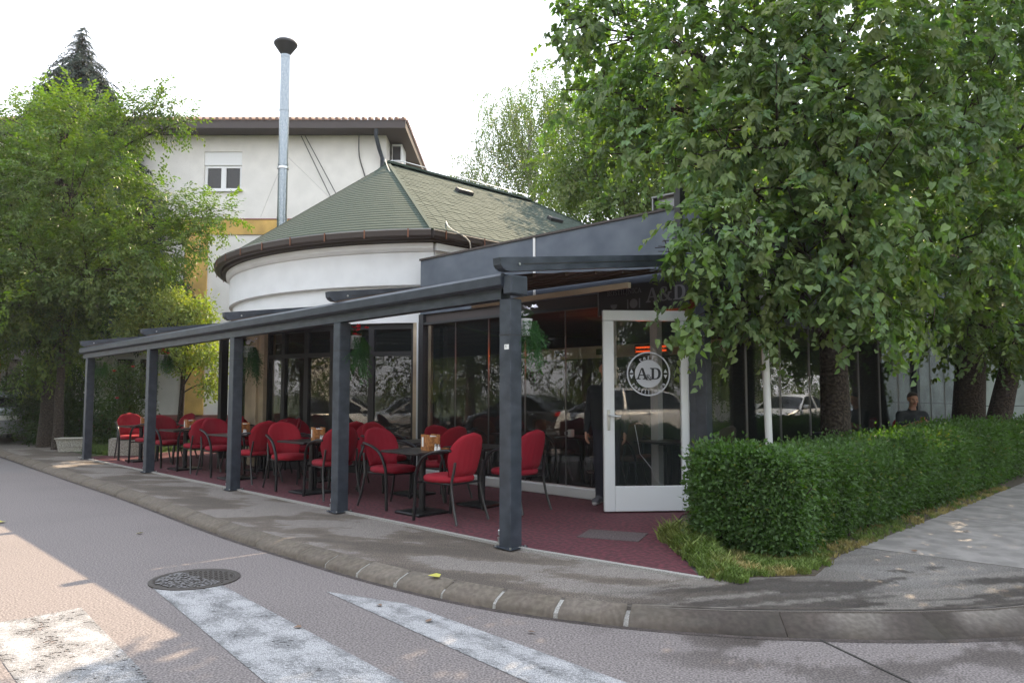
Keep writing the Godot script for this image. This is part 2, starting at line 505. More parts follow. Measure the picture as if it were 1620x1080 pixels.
func make_ground() -> void:
	kerb_line = catmull(kerb_pts, 0.05)
	var st := nst()
	st.set_smooth_group(1)
	quad(st, Vector3(-450, -0.13, 450), Vector3(450, -0.13, 450), Vector3(450, -0.13, -450), Vector3(-450, -0.13, -450))
	struct("ground", st, M.lawn)
	# the road: camera side of the kerb, two streets meeting
	var coarse := PackedVector2Array()
	for i in range(0, kerb_line.size(), 8):
		coarse.append(Vector2(kerb_line[i].x, kerb_line[i].z))
	var road := coarse.duplicate()
	for p in [Vector2(60, -40), Vector2(22, -2), Vector2(22, 26), Vector2(-10, 26), Vector2(-19, -4), Vector2(-58, -44)]: road.append(p)
	struct("road", prism(nst(), road, -0.13, -0.104, false), M.asphalt_far)
	var block := coarse.duplicate()
	for k in block.size():
		var i: int = mini(k * 8, kerb_line.size() - 1)
		var n := kerb_normal(i) * (0.14 + 0.13 * ramp(kerb_line[i].x, 0.7, 2.0))
		block[k] += Vector2(n.x, n.z)
	for p in [Vector2(50, -120), Vector2(-48, -120)]: block.append(p)
	struct("pavement", prism(nst(), block, -0.12, -0.004), M.pavement_far)
	var i0 := 0
	var i1 := 0
	for i in kerb_line.size():
		var v: Vector3 = kerb_line[i]
		if v.x < -13: i0 = i
		if v.x < 6.5: i1 = i
	var offs := []
	var o := 0.16
	while o < 2.5:
		offs.append(o); o += 0.045
	offs.append(2.6)
	var op := strip(i0, i1, offs, 0.0, pavement_colour)
	var s := obj("pavement_surface", op, M.pavement, self, true)
	tag(s, "", "", "", "structure")
	offs = []
	o = -4.6
	while o < 0.0:
		offs.append(o); o += 0.06
	offs.append(0.03)
	var r0 := 0
	for i in kerb_line.size():
		if kerb_line[i].x < -9: r0 = i
	tag(obj("road_surface", strip(r0, i1, offs, -0.1, road_colour), M.asphalt, self, true), "", "", "", "structure")
	# kerb stones, each a part of the kerb
	var kerb := thing("kerb", "", "", Vector3.ZERO)
	kerb.set_meta("kind", "structure")
	var acc := 0.0
	var run := [i0]
	var pieces := []
	for i in range(i0, i1):
		acc += (kerb_line[i + 1] - kerb_line[i]).length()
		if acc > (0.46 if kerb_line[i].x > -1.95 and kerb_line[i].x < 0.9 else 0.95):
			run.append(i); acc = 0.0
	for k in run.size() - 1:
		var a: int = run[k]
		var b: int = run[k + 1]
		var ks := nst()
		var x: float = kerb_line[a].x
		var gap := x > -1.9 and x < 0.95
		var drop := ramp(x, 0.7, 2.0)
		var tone := Color(0.15, 0.125, 0.1).lerp(Color(0.2, 0.17, 0.14), rng.randf() * (0.9 if gap else 0.35)).lerp(Color(0.11, 0.092, 0.078), ramp(x, 0.8, 1.6))
		var prof := [Vector2(0.0, -0.13), Vector2(0.012, -0.062 - 0.036 * drop), Vector2(0.05, -0.035 - 0.05 * drop), Vector2(0.15 + 0.12 * drop, -0.002 - 0.012 * drop), Vector2(0.17 + 0.16 * drop, 0.003), Vector2(0.22 + 0.16 * drop, -0.006)]
		var rows := []
		var cuts := 6
		for c in cuts + 1:
			var t := float(c) / cuts
			var fi := lerpf(a + (0.35 if gap else 0.03), b - (0.35 if gap else 0.03), t)
			var ii := int(fi)
			var base: Vector3 = kerb_line[ii].lerp(kerb_line[mini(ii + 1, kerb_line.size() - 1)], fi - ii)
			var n := kerb_normal(ii)
			var row := []
			drop = ramp(base.x, 0.7, 2.0)
			prof = [Vector2(0.0, -0.13), Vector2(0.012, -0.062 - 0.036 * drop), Vector2(0.05, -0.035 - 0.05 * drop), Vector2(0.15 + 0.12 * drop, -0.002 - 0.012 * drop), Vector2(0.17 + 0.16 * drop, 0.003), Vector2(0.22 + 0.16 * drop, -0.006)]
			for q in prof:
				var wob := fine.get_noise_3d(base.x * 2, q.x * 9, base.z * 2) * (0.012 if q.x < 0.1 else 0.004)
				row.append(base + n * (q.x + wob) + Vector3(0, q.y + wob * 0.6, 0))
			rows.append(row)
		ks.set_smooth_group(3)
		for c in cuts:
			for j in prof.size() - 1:
				for v in [rows[c][j], rows[c + 1][j + 1], rows[c + 1][j], rows[c][j], rows[c][j + 1], rows[c + 1][j + 1]]:
					var sh := 1.0 + fine.get_noise_3d(v.x, v.y * 4, v.z) * 0.25
					var kc := Color(tone.r * sh, tone.g * sh, tone.b * sh)
					if v.x > 0.2: kc = kc.lerp(pavement_colour(v), ramp(v.x, 0.2, 1.3))
					ks.set_color(kc)
					ks.add_vertex(v)
		for e in [0, cuts]:
			for j in range(1, prof.size() - 1):
				ks.set_color(tone)
				if e == 0: tri(ks, rows[e][0], rows[e][j], rows[e][j + 1])
				else: tri(ks, rows[e][0], rows[e][j + 1], rows[e][j])
		obj("kerb_stone", ks, M.kerb, kerb)
		if gap:   # the pale mortar between two stones
			var n := kerb_normal(a)
			var d := Vector3(-n.z, 0, n.x)
			var m := nst()
			var w := rng.randf_range(0.014, 0.03)
			var g := [Vector2(0.002, -0.13), Vector2(0.014, -0.066 - 0.03 * drop), Vector2(0.05, -0.041 - 0.02 * drop), Vector2(0.15 + 0.12 * drop, -0.006)]
			if fmod(k, 4) == 1: g = g.slice(0, 3)
			for j in g.size() - 1:
				var p: Vector3 = kerb_line[a] + n * g[j].x + Vector3(0, g[j].y, 0)
				var q: Vector3 = kerb_line[a] + n * g[j + 1].x + Vector3(0, g[j + 1].y, 0)
				quad(m, p - d * w, p + d * w, q + d * w, q - d * w)
			obj("mortar", m, M.mortar, kerb)
	var gl := strip(i0, i1, [-0.04, 0.015], -0.0975, func(v: Vector3) -> Color: return Color(0.3, 0.27, 0.25) * (1.0 + 0.8 * fine.get_noise_2d(v.x, v.z)))
	tag(obj("gutter_line", gl, M.asphalt, self, true), "", "", "", "structure")
	# worn crossing stripes
	stripe([Vector2(-3.45, -4.88), Vector2(-3.02, -5.3), Vector2(-1.3, -3.3), Vector2(-1.95, -3.3)], 0.42, 31)
	stripe([Vector2(-2.78, -5.83), Vector2(-2.37, -6.02), Vector2(0.1, -3.2), Vector2(-0.68, -3.2)], 0.2, 32)
	stripe([Vector2(-1.41, -5.72), Vector2(-0.76, -5.4), Vector2(1.3, -3.2), Vector2(0.72, -3.2)], 0.16, 33)
	# the red carpet of the terrace with its pale edge
	var cp := PackedVector2Array()
	for q in [[-18.2, -4.86], [-4.6, -4.87], [-3.05, -5.06], [-4.15, -6.25], [-4.72, -7.5], [-4.72, -8.4], [-18.2, -8.4]]:
		var v := W(q[0], 0, q[1]); cp.append(Vector2(v.x, v.z))
	struct("terrace_carpet", prism(nst(), cp, 0.0, 0.012), M.carpet)
	var es := nst()
	bar(es, W(-18.2, 0.006, -4.83), W(-4.6, 0.006, -4.845), 0.05, 0.03)
	bar(es, W(-4.6, 0.006, -4.845), W(-3.0, 0.006, -5.03), 0.05, 0.03)
	struct("terrace_edging", es, M.mortar)
	# concrete path along the hedge, in slabs
	var slab_edges := [-7.07, -9.5, -12.0, -15.0, -19.0, -24.0]
	var path := thing("path", "", "", Vector3.ZERO)
	path.set_meta("kind", "structure")
	for k in slab_edges.size() - 1:
		var pp := PackedVector2Array()
		var far: float = slab_edges[k + 1] + 0.012
		var near: float = slab_edges[k] - 0.012
		for q in [[-2.6, near], [-0.75, near - 0.12], [-0.75, far - 0.12], [-2.6, far]]:
			var v := W(q[0], 0, q[1]); pp.append(Vector2(v.x, v.z))
		obj("slab", prism(nst(), pp, -0.02, 0.006), M.concrete, path)
	# bed under the hedge and the garden on the left
	var bed := PackedVector2Array()
	for q in [[-3.0, -5.1], [-2.45, -5.75], [-2.6, -6.6], [-2.6, -24.0], [-4.7, -24.0], [-4.7, -7.5], [-4.12, -6.25]]:
		var v := W(q[0], 0, q[1]); bed.append(Vector2(v.x, v.z))
	struct("hedge_bed", prism(nst(), bed, -0.02, 0.006), M.soil)
	var gd := PackedVector2Array()
	for q in [[-18.3, -5.1], [-18.3, -30.0], [-40.0, -30.0], [-40.0, -5.4], [-21.0, -5.2]]:
		var v := W(q[0], 0, q[1]); gd.append(Vector2(v.x, v.z))
	struct("garden_lawn", prism(nst(), gd, -0.02, 0.01), M.lawn)
	# a joint across the road
	var js := nst()
	bar(js, Vector3(1.88, -0.0975, -4.62), Vector3(2.45, -0.0975, -2.6), 0.014, 0.004)
	struct("road_joint", js, M.joint)

func stripe(c: Array, wear: float, sd: int) -> void:
	var st := nst()
	st.set_smooth_group(1)
	var a := 38
	var l := int((c[2] - c[1]).length() / 0.013)
	var fn := FastNoiseLite.new()
	fn.seed = sd; fn.frequency = 3.0; fn.fractal_octaves = 4
	for i in l:
		for j in a:
			var q := []
			for k in [[i, j], [i, j + 1], [i + 1, j + 1], [i + 1, j]]:
				var p: Vector2 = c[0].lerp(c[3], float(k[0]) / l).lerp(c[1].lerp(c[2], float(k[0]) / l), float(k[1]) / a)
				q.append(Vector3(p.x, -0.0965, p.y))
			var e := minf(minf(j, a - 1 - j) / 5.0, minf(i, 60) / 4.0)
			var m: Vector3 = q[0]
			var along := fn.get_noise_2d(m.x * 0.5 + m.z * 0.5, (m.x - m.z) * 1.5) * 0.5
			var nz := fn.get_noise_2d(m.x * 1.2, m.z * 1.2) * 0.7 + along + fine.get_noise_2d(m.x * 9, m.z * 9) * 0.8 + fine.get_noise_2d(m.x * 3, m.z * 3) * 0.3
			var mid := 1.0 - absf(j - a / 2.0) / (a / 2.0)
			var worn := nz + (1.0 - minf(e, 1.0)) * 0.35 + mid * mid * 0.4 + wear * 1.2
			if worn > 1.25: continue
			var t := lerpf(0.52, 0.25, smoothstep(0.0, 0.95, worn))
			for v in [q[0], q[1], q[2], q[0], q[2], q[3]]:
				st.set_color(Color(t, t * 0.985, t)); st.set_normal(Vector3.UP); st.add_vertex(v)
	var o := obj("crossing_stripe", st, M.road_paint, self, true)
	o.set_meta("kind", "structure")

# ---------- the round cafe ----------
const CU := -13.6
const CN := -12.05

func arc(r: float, deg: float, y: float) -> Vector3:
	return Vector3(sin(deg_to_rad(deg)) * r, y, cos(deg_to_rad(deg)) * r)

func arc_box(st: SurfaceTool, r: float, d0: float, d1: float, y0: float, y1: float, th: float, n := 4) -> SurfaceTool:
	var R0 := r - th / 2
	var R1 := r + th / 2
	var a0 := deg_to_rad(d0)
	var a1 := deg_to_rad(d1)
	lathe(st, [Vector2(R0, y0), Vector2(R1, y0), Vector2(R1, y1), Vector2(R0, y1), Vector2(R0, y0)], Vector3.ZERO, n, a0, a1)
	st.set_smooth_group(FLAT)
	quad(st, arc(R1, d1, y0), arc(R0, d1, y0), arc(R0, d1, y1), arc(R1, d1, y1))
	quad(st, arc(R0, d0, y0), arc(R1, d0, y0), arc(R1, d0, y1), arc(R0, d0, y1))
	return st

func make_cafe() -> void:
	var t := thing("cafe_building", "white round-fronted cafe pavilion with green shingle roof", "building", W(CU, 0, CN), TH)
	var d := 42.3
	var rd := deg_to_rad(d)
	var hw := 3.7          # half width of the straight part
	var zk := 5.5 * cos(rd)
	var zb := -9.4
	# white upper drum with its ledges
	var st := nst()
	lathe(st, [Vector2(5.2, 2.62), Vector2(5.42, 2.62), Vector2(5.42, 3.25)], Vector3.ZERO, 48, -rd, rd)
	lathe(st, [Vector2(5.42, 3.25), Vector2(5.5, 3.27), Vector2(5.5, 3.84)], Vector3.ZERO, 48, -rd, rd)
	lathe(st, [Vector2(5.5, 3.84), Vector2(5.53, 3.85), Vector2(5.57, 3.9), Vector2(5.58, 3.985), Vector2(5.2, 3.985)], Vector3.ZERO, 48, -rd, rd)
	obj("drum_wall", st, M.drum_white, t)
	st = nst()
	for s in [-1, 1]:
		box(st, Vector3(s * (hw - 0.12), 3.3, (zk + zb) / 2 - 0.02), Vector3(0.24, 1.36, zk - zb))
		box(st, Vector3(s * (hw - 0.06), 3.92, (zk + zb) / 2), Vector3(0.3, 0.12, zk - zb))
	box(st, Vector3(0, 2.0, zb), Vector3(2 * hw, 4.0, 0.24))
	box(st, Vector3(-hw + 0.12, 1.3, (zk + zb) / 2 - 1.2), Vector3(0.24, 2.62, zk - zb - 2.6))
	obj("side_wall", st, M.drum_white, t)
	# inside: slab, floor, dark partition
	st = nst()
	lathe(st, [Vector2(0, 2.6), Vector2(5.3, 2.6), Vector2(5.3, 2.66), Vector2(0, 2.66)], Vector3.ZERO, 32, -rd, rd)
	box(st, Vector3(0, 2.63, (zk + zb) / 2 - 1.0), Vector3(2 * hw - 0.5, 0.06, zk - zb - 2.0))
	obj("ceiling", st, M.interior_brown, t)
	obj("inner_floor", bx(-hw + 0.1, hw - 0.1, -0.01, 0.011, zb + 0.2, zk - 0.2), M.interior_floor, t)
	st = nst()
	box(st, Vector3(0, 1.3, 1.0), Vector3(2 * hw - 0.3, 2.6, 0.1))
	box(st, Vector3(-0.2, 1.3, 3.3), Vector3(6.4, 2.6, 0.08))
	box(st, Vector3(-3.36, 1.3, 1.2), Vector3(0.08, 2.6, 4.2))
	obj("partition", st, M.dark_wall, t)
	# ground floor: cream pillars, dark frames, panes between them
	var r := 5.3
	for p in [[-41.5, -35.0], [-6.0, 2.6], [38.5, 41.8]]:
		obj("pillar", arc_box(nst(), r, p[0], p[1], 0.0, 2.62, 0.24), M.cream, t)
	obj("pillar_edge", arc_box(nst(), r + 0.04, -1.2, 0.6, 0.0, 2.6, 0.26), M.cream, t)
	var bays := [[-35.0, -26.0], [-26.0, -16.0], [-16.0, -6.0], [2.6, 8.2], [8.2, 15.0], [15.0, 21.5], [21.5, 30.0], [30.0, 38.5]]
	for b in bays:
		var f := nst()
		var w := 0.55
		for e in [[b[0], b[0] + w], [b[1] - w, b[1]]]: arc_box(f, r, e[0], e[1], 0.0, 2.62, 0.09, 2)
		arc_box(f, r, b[0] + w, b[1] - w, 0.0, 0.16, 0.09)
		arc_box(f, r, b[0] + w, b[1] - w, 2.05, 2.13, 0.09)
		arc_box(f, r, b[0] + w, b[1] - w, 2.52, 2.62, 0.09)
		var win := obj("window", f, M.dark_frame, t)
		for h in [[0.16, 2.05], [2.13, 2.52]]:
			var a := arc(r, b[0] + w, 0)
			var c := arc(r, b[1] - w, 0)
			var g := nst()
			var dir := (c - a).normalized()
			box(g, (a + c) / 2 + Vector3(0, (h[0] + h[1]) / 2, 0), Vector3((c - a).length(), h[1] - h[0], 0.012), Basis(dir, Vector3.UP, dir.cross(Vector3.UP)))
			obj("pane", g, M.pane, win)
	# the roof
	make_cafe_roof(t, rd)

func eave(i: float, n: float, rd: float, r: float) -> Vector3:  # along the curved eave, i in 0..n
	var a := lerpf(-rd, rd, i / n)
	return Vector3(sin(a) * r, 4.17, cos(a) * r)

func make_cafe_roof(t: Node3D, rd: float) -> void:
	var R := 5.74
	var apex := Vector3(0.0, 6.58, 2.42)
	var back := Vector3(0.0, 6.58, -2.2)
	var kx := R * sin(rd)
	var kz := R * cos(rd)
	var zb := -6.2
	var roof := nst()
	var n := 14
	for i in n:
		tri(roof, eave(i, n, rd, R), eave(i + 1, n, rd, R), apex)
	for s in [-1.0, 1.0]:
		var k := Vector3(s * kx, 4.17, kz)
		var kb := Vector3(s * kx, 4.17, zb)
		if s > 0: quad(roof, k, kb, back, apex)
		else: quad(roof, kb, k, apex, back)
	tri(roof, Vector3(kx, 4.17, zb), Vector3(-kx, 4.17, zb), back)
	var rf := obj("roof", roof, M.shingle_far, t)
	# shingle courses: thin butts laid over the sheet; the largest on view are parts
	var stuff := [nst(), nst(), nst()]
	var singles := 0
	var courses := 34
	for c in courses:
		var f0 := float(c) / courses
		var f1 := float(c + 1.45) / courses
		for i in n:
			var e0 := eave(i, n, rd, R)
			var e1 := eave(i + 1, n, rd, R)
			var nrm := (e1 - e0).cross(apex - e0).normalized()
			var wid := (e1 - e0).length() * (1.0 - f0)
			var tabs := maxi(1, int(round(wid / 0.55)))
			for q in range(-1, tabs + 1):
				var sh := 0.5 * (c % 2) / tabs
				var g0 := clampf((q + sh - 0.25) / tabs, 0, 1)
				var g1 := clampf((q + 1 + sh - 0.25) / tabs, 0, 1)
				if g1 - g0 < 0.02: continue
				var a := e0.lerp(e1, g0 + 0.0012).lerp(apex, f0 + rng.randf_range(-0.0006, 0.0006))
				var b := e0.lerp(e1, g1 - 0.0012).lerp(apex, f0 + rng.randf_range(-0.0006, 0.0006))
				var d := e0.lerp(e1, g1).lerp(apex, minf(f1, 0.995))
				var e := e0.lerp(e1, g0).lerp(apex, minf(f1, 0.995))
				var lift := nrm * 0.015
				var kind: int = [0, 0, 0, 1, 1, 2][rng.randi() % 6]
				var single := i >= 4 and c < 17 and singles < 300
				var o: SurfaceTool = nst() if single else stuff[kind]
				o.set_smooth_group(FLAT)
				quad(o, a + lift, b + lift, d + nrm * 0.004, e + nrm * 0.004)
				quad(o, a, b, b + lift, a + lift)
				if single:
					singles += 1
					obj("shingle", o, M["shingle_%d" % kind], rf)
		# straight right slope, left slope: fine courses
		for s: float in [-1.0, 1.0]:
			var e0 := Vector3(s * kx, 4.17, kz)
			var e1 := Vector3(s * kx, 4.17, zb)
			var nrm: Vector3 = ((e1 - e0).cross(apex - e0)).normalized() * s
			if nrm.y < 0: nrm = -nrm
			var a0 := e0.lerp(apex, f0); var b0 := e1.lerp(back, f0)
			var a1 := e0.lerp(apex, f1); var b1 := e1.lerp(back, f1)
			var tabs := 34
			for q in tabs:
				var g0 := (q + 0.03) / tabs
				var g1 := (q + 0.97) / tabs
				var lift := nrm * rng.randf_range(0.008, 0.016)
				var o: SurfaceTool = stuff[rng.randi() % 3]
				var A := a0.lerp(b0, g0) + lift; var B := a0.lerp(b0, g1) + lift
				var C := a1.lerp(b1, g1) + nrm * 0.003; var D := a1.lerp(b1, g0) + nrm * 0.003
				if s > 0: quad(o, A, B, C, D); quad(o, A - lift, B - lift, B, A)
				else: quad(o, B, A, D, C); quad(o, B - lift, A - lift, A, B)
	for k in 3:
		var o := obj("shingles", stuff[k], M["shingle_%d" % k], rf)
		o.set_meta("kind", "stuff")
	# hip and ridge caps
	var cap := nst()
	for k in 2:
		var s := -1.0 if k == 0 else 1.0
		bar(cap, Vector3(s * kx, 4.19, kz), apex + Vector3(0, 0.02, 0), 0.07, 0.03)
		bar(cap, Vector3(s * kx, 4.19, zb), back + Vector3(0, 0.02, 0), 0.07, 0.03)
	bar(cap, apex + Vector3(0, 0.03, 0.05), back + Vector3(0, 0.03, 0), 0.2, 0.05)
	obj("ridge_cap", cap, M.shingle_2, rf)
	var rail := nst()
	tube(rail, [apex + Vector3(0.05, 0.06, 0), apex + Vector3(0.05, 0.13, -0.3), back + Vector3(0.05, 0.13, 0)], 0.012, 5)
	for k in 5:
		var z := lerpf(2.0, -2.0, k / 4.0)
		tube(rail, [Vector3(0.05, 6.6, z), Vector3(0.05, 6.72, z)], 0.01, 5)
	obj("ridge_rod", rail, M.steel, rf)
	for p in [[0.24, 0.22], [0.36, 0.83]]:
		var base := Vector3(kx, 4.17, 0).lerp(Vector3(0, 6.58, 0), 1.0 - p[0]) + Vector3(0, 0, lerpf(1.9, -2.4, p[1]))
		var sl := Vector3(-kx, 2.41, 0).normalized()
		var nr := Vector3(2.41, kx, 0).normalized()
		var v := nst()
		box(v, base + nr * 0.05, Vector3(0.16, 0.09, 0.46), Basis(sl, nr, sl.cross(nr)), 0.01)
		obj("roof_vent", v, M.soot, rf)
	# eaves: fascia board, gutter with brackets
	var fa := nst()
	lathe(fa, [Vector2(5.5, 4.0), Vector2(5.66, 4.0), Vector2(5.66, 4.155), Vector2(5.2, 4.155)], Vector3.ZERO, 40, -rd, rd)
	for s in [-1, 1]:
		box(fa, Vector3(s * (kx - 0.14), 4.075, (kz + zb) / 2), Vector3(0.2, 0.15, kz - zb))
	obj("fascia_board", fa, M.brown_soffit, t)
	var gt := nst()
	var gp := [Vector2(5.67, 4.15), Vector2(5.67, 4.07), Vector2(5.71, 4.035), Vector2(5.77, 4.035), Vector2(5.81, 4.07), Vector2(5.82, 4.16), Vector2(5.80, 4.17), Vector2(5.79, 4.08), Vector2(5.69, 4.08)]
	lathe(gt, gp, Vector3.ZERO, 40, -rd, rd)
	var pr := []
	for q in gp: pr.append(Vector2((q.x - 5.74), q.y))
	for s in [-1.0, 1.0]:
		var A := Vector3(s * kx, 0, kz)
		var B := Vector3(s * kx, 0, zb)
		extrude(gt, pr, A, B, Vector3(s, 0, 0))
	obj("gutter", gt, M.brown_metal, t)
	var rim := nst()
	lathe(rim, [Vector2(5.815, 4.165), Vector2(5.83, 4.165), Vector2(5.83, 4.18), Vector2(5.815, 4.18), Vector2(5.815, 4.165)], Vector3.ZERO, 40, -rd, rd)
	bar(rim, Vector3(kx + 0.085, 4.172, kz), Vector3(kx + 0.085, 4.172, zb), 0.015, 0.015)
	obj("gutter_rim", rim, M.leg_metal, t)
	for k in 11:
		var a := lerpf(-rd, rd, (k + 0.5) / 11)
		var b := nst()
		box(b, Vector3(sin(a) * 5.825, 4.11, cos(a) * 5.825), Vector3(0.025, 0.15, 0.012), Basis(Vector3.UP, a))
		obj("gutter_bracket", b, M.copper, t)
	for k in 6:
		var b := nst()
		box(b, Vector3(kx + 0.087, 4.11, kz - 0.25 - k * 0.9), Vector3(0.012, 0.15, 0.025))
		obj("gutter_bracket", b, M.copper, t)
	# loose cable down the hip
	var cb := nst()
	tube(cb, catmull([apex + Vector3(0.02, 0.08, 0.1), Vector3(0.55, 6.2, 2.75), Vector3(0.95, 5.85, 2.7), Vector3(1.9, 5.2, 2.9), Vector3(2.9, 4.72, 3.2), Vector3(3.75, 4.3, 3.75), Vector3(4.0, 4.05, 3.5), Vector3(3.82, 3.7, 3.4)], 0.1), 0.012, 5)
	obj("cable", cb, M.cable_pale, t)

# ---------- glass room in front of the door ----------
const FN := -7.68   # its front
const RU := -4.5    # its right side
const PRU := -4.82

func make_enclosure() -> void:
	var t := thing("glass_enclosure", "flat-roofed glass room with grey fascia joining the round cafe", "glass room", W(RU, 0, FN), TH)
	var L := -5.37      # left end, x from the right corner
	var D := -10.6       # back
	# fascia panels front and right, joint strip, coping
	obj("fascia_panel", bx(L, -2.74, 2.72, 3.64, -0.06, 0.0), M.fascia_grey, t)
	obj("fascia_panel", bx(-2.7, -0.1, 2.72, 3.64, -0.06, 0.0), M.fascia_grey, t)
	obj("joint_strip", bx(-2.74, -2.7, 2.73, 3.66, -0.05, 0.012), M.white_trim, t)
	obj("fascia_panel", bx(-0.06, 0.0, 2.72, 3.64, D, -0.08), M.fascia_grey, t)
	obj("fascia_return", bx(L - 0.02, L + 0.04, 2.74, 3.62, -1.5, -0.065), M.fascia_grey, t)
	var cp := nst()
	addbx(cp, L - 0.02, -0.1, 3.64, 3.67, -0.12, 0.02)
	addbx(cp, -0.12, 0.02, 3.64, 3.67, D, -0.1)
	obj("coping", cp, M.brown_metal, t)
	var vb := nst()
	for q in [[-0.94, -0.92], [-0.52, -0.5]]: addbx(vb, q[0], q[1], 3.7, 3.95, -0.75, -0.35)
	addbx(vb, -0.94, -0.5, 3.94, 3.96, -0.76, -0.34)
	addbx(vb, -0.94, -0.5, 3.69, 3.71, -0.76, -0.34)
	addbx(vb, -0.9, -0.54, 3.71, 3.94, -0.7, -0.42)
	obj("roof_vent", vb, M.leg_metal, t)
	obj("corner_post", bx(-0.1, 0.03, 0.0, 3.7, -0.1, 0.03, 0.006), M.anthracite, t)
	obj("fascia_end", bx(-0.36, -0.27, 2.8, 3.88, -0.1, 0.04, 0.006), M.dark_frame, t)
	obj("flat_roof", bx(L, -0.07, 2.6, 2.72, D, -0.07), M.interior_brown, t)
	obj("ceiling_board", bx(L, -0.12, 2.55, 2.595, D + 0.1, -0.12), M.interior_brown, t)
	obj("inner_floor", bx(L, -0.1, 0.0, 0.02, D, -0.75), M.interior_floor, t)
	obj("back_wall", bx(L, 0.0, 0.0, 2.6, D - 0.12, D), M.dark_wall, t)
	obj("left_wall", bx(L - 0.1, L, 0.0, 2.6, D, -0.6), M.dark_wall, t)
	# front: sill, posts, lintel, frameless panes
	obj("sill", bx(L + 0.1, -1.4, 0.012, 0.15, -0.1, 0.04, 0.01), M.alu, t)
	obj("lintel", bx(L + 0.05, -0.1, 2.58, 2.72, -0.1, -0.04), M.brown_soffit, t)
	obj("head_rail", bx(L + 0.05, -0.1, 2.54, 2.58, -0.09, 0.01), M.dark_frame, t)
	obj("left_post", bx(L - 0.02, L + 0.1, 0.012, 2.72, -0.1, 0.02, 0.004), M.dark_frame, t)
	obj("left_post_trim", bx(L - 0.055, L - 0.02, 0.012, 2.6, -0.06, 0.03), M.alu, t)
	var x := L + 0.1
	var step := (-1.4 - x) / 5
	for k in 5:
		obj("pane", bx(x + 0.004, x + step - 0.004, 0.15, 2.54, -0.045, -0.033), M.pane, t)
		if k > 0: obj("pane_joint", bx(x - 0.004, x + 0.004, 0.15, 2.54, -0.05, -0.028), M.leg_metal, t)
		x += step
	obj("door_jamb", bx(-1.4, -1.34, 0.012, 2.4, -0.09, 0.02), M.alu, t)
	obj("door_jamb", bx(-0.2, -0.105, 0.012, 2.4, -0.09, 0.015), M.anthracite, t)
	# right side: low sill, panes, posts
	obj("sill", bx(-0.1, 0.02, 0.0, 0.15, D, -0.12), M.alu, t)
	obj("head_rail", bx(-0.09, 0.0, 2.34, 2.72, D, -0.12), M.anthracite, t)
	var z := -0.12
	for k in 11:
		var w := 0.95
		obj("pane", bx(-0.05, -0.038, 0.15, 2.34, z - w + 0.004, z - 0.004), M.pane, t)
		if k in [4, 8]: obj("side_post", bx(-0.1, 0.02, 0.15, 2.34, z - 0.08, z + 0.08), M.anthracite, t)
		elif k > 0: obj("pane_joint", bx(-0.056, -0.03, 0.15, 2.34, z - 0.005, z + 0.005), M.leg_metal, t)
		z -= w
	# pale beam inside with small dark plaques
	obj("inner_beam", bx(L + 0.1, -1.0, 2.0, 2.2, -2.3, -2.2), M.cream, t)
	for k in 4:
		var c := -4.3 + k * 0.95
		obj("plaque", bx(c, c + 0.26, 2.05, 2.15, -2.2, -2.19), M.ink, t)
	obj("inner_column", bx(-1.5, -1.38, 0.02, 2.55, -1.2, -1.08), M.alu, t)
	# the open door, hinged on the right
	var hinge := Vector3(2.1, 0, -8.8) - t.position
	var hl := t.basis.inverse() * hinge
	var door := Node3D.new()
	door.name = "door"
	t.add_child(door)
	door.set_meta("label", "white framed glass door standing open, round emblem on its pane")
	door.position = Vector3(hl.x, 0.03, hl.z)
	var edge := t.basis.inverse() * (Vector3(1.07, 0, -8.71) - t.position)
	var dv := Vector3(edge.x - hl.x, 0, edge.z - hl.z)
	var wd := dv.length()
	door.rotation.y = atan2(-dv.z, dv.x) + PI   # x runs from the free edge (-wd) to the hinge (0)
	var H := 2.35
	obj("stile", bx(-wd, -wd + 0.13, 0, H - 0.125, -0.03, 0.03, 0.006), M.alu, door)
	obj("stile", bx(-0.1, 0, 0, H - 0.125, -0.03, 0.03, 0.006), M.alu, door)
	obj("top_rail", bx(-wd, 0, H - 0.123, H, -0.03, 0.03, 0.006), M.alu, door)
	obj("bottom_rail", bx(-wd + 0.132, -0.102, 0, 0.29, -0.03, 0.03, 0.006), M.alu, door)
	obj("pane", bx(-wd + 0.12, -0.09, 0.28, H - 0.115, -0.006, 0.006), M.pane, door)
	var hd := nst()
	box(hd, Vector3(-wd + 0.06, 1.06, 0.035), Vector3(0.035, 0.24, 0.012), Basis.IDENTITY, 0.004)
	tube(hd, [Vector3(-wd + 0.06, 1.11, 0.03), Vector3(-wd + 0.06, 1.11, 0.075), Vector3(-wd + 0.075, 1.11, 0.085), Vector3(-wd + 0.19, 1.1, 0.085)], 0.011, 8)
	obj("handle", hd, M.steel, door)
	for k in 3:
		var hg := nst()
		tube(hg, [Vector3(0.012, 0.2 + k * 0.95, 0.03), Vector3(0.012, 0.32 + k * 0.95, 0.03)], 0.014, 8)
		obj("hinge", hg, M.alu, door)
	# emblem: ring, disc and lettering on the pane
	var ec := Vector3(-wd / 2 + 0.03, 1.6, 0.009)
	var em := nst()
	ring(em, ec, 0.245, 0.262, 40)
	ring(em, ec, 0.0, 0.165, 40)
	for s in [-1.0, 1.0]:
		for v in [-1.0, 1.0]:
			var c := ec + Vector3(s * 0.205, v * 0.012, 0)
			if v > 0: tri(em, c + Vector3(-0.022, 0, 0), c + Vector3(0.022, 0, 0), c + Vector3(0, 0.045, 0))
			else: tri(em, c + Vector3(0.022, 0, 0), c + Vector3(-0.022, 0, 0), c + Vector3(0, -0.045, 0))
	obj("emblem", em, M.sticker, door)
	text("A", ec + Vector3(-0.082, 0.0, 0.003), 0.19, M.ink, door, "Droid Serif", 0.0, true)
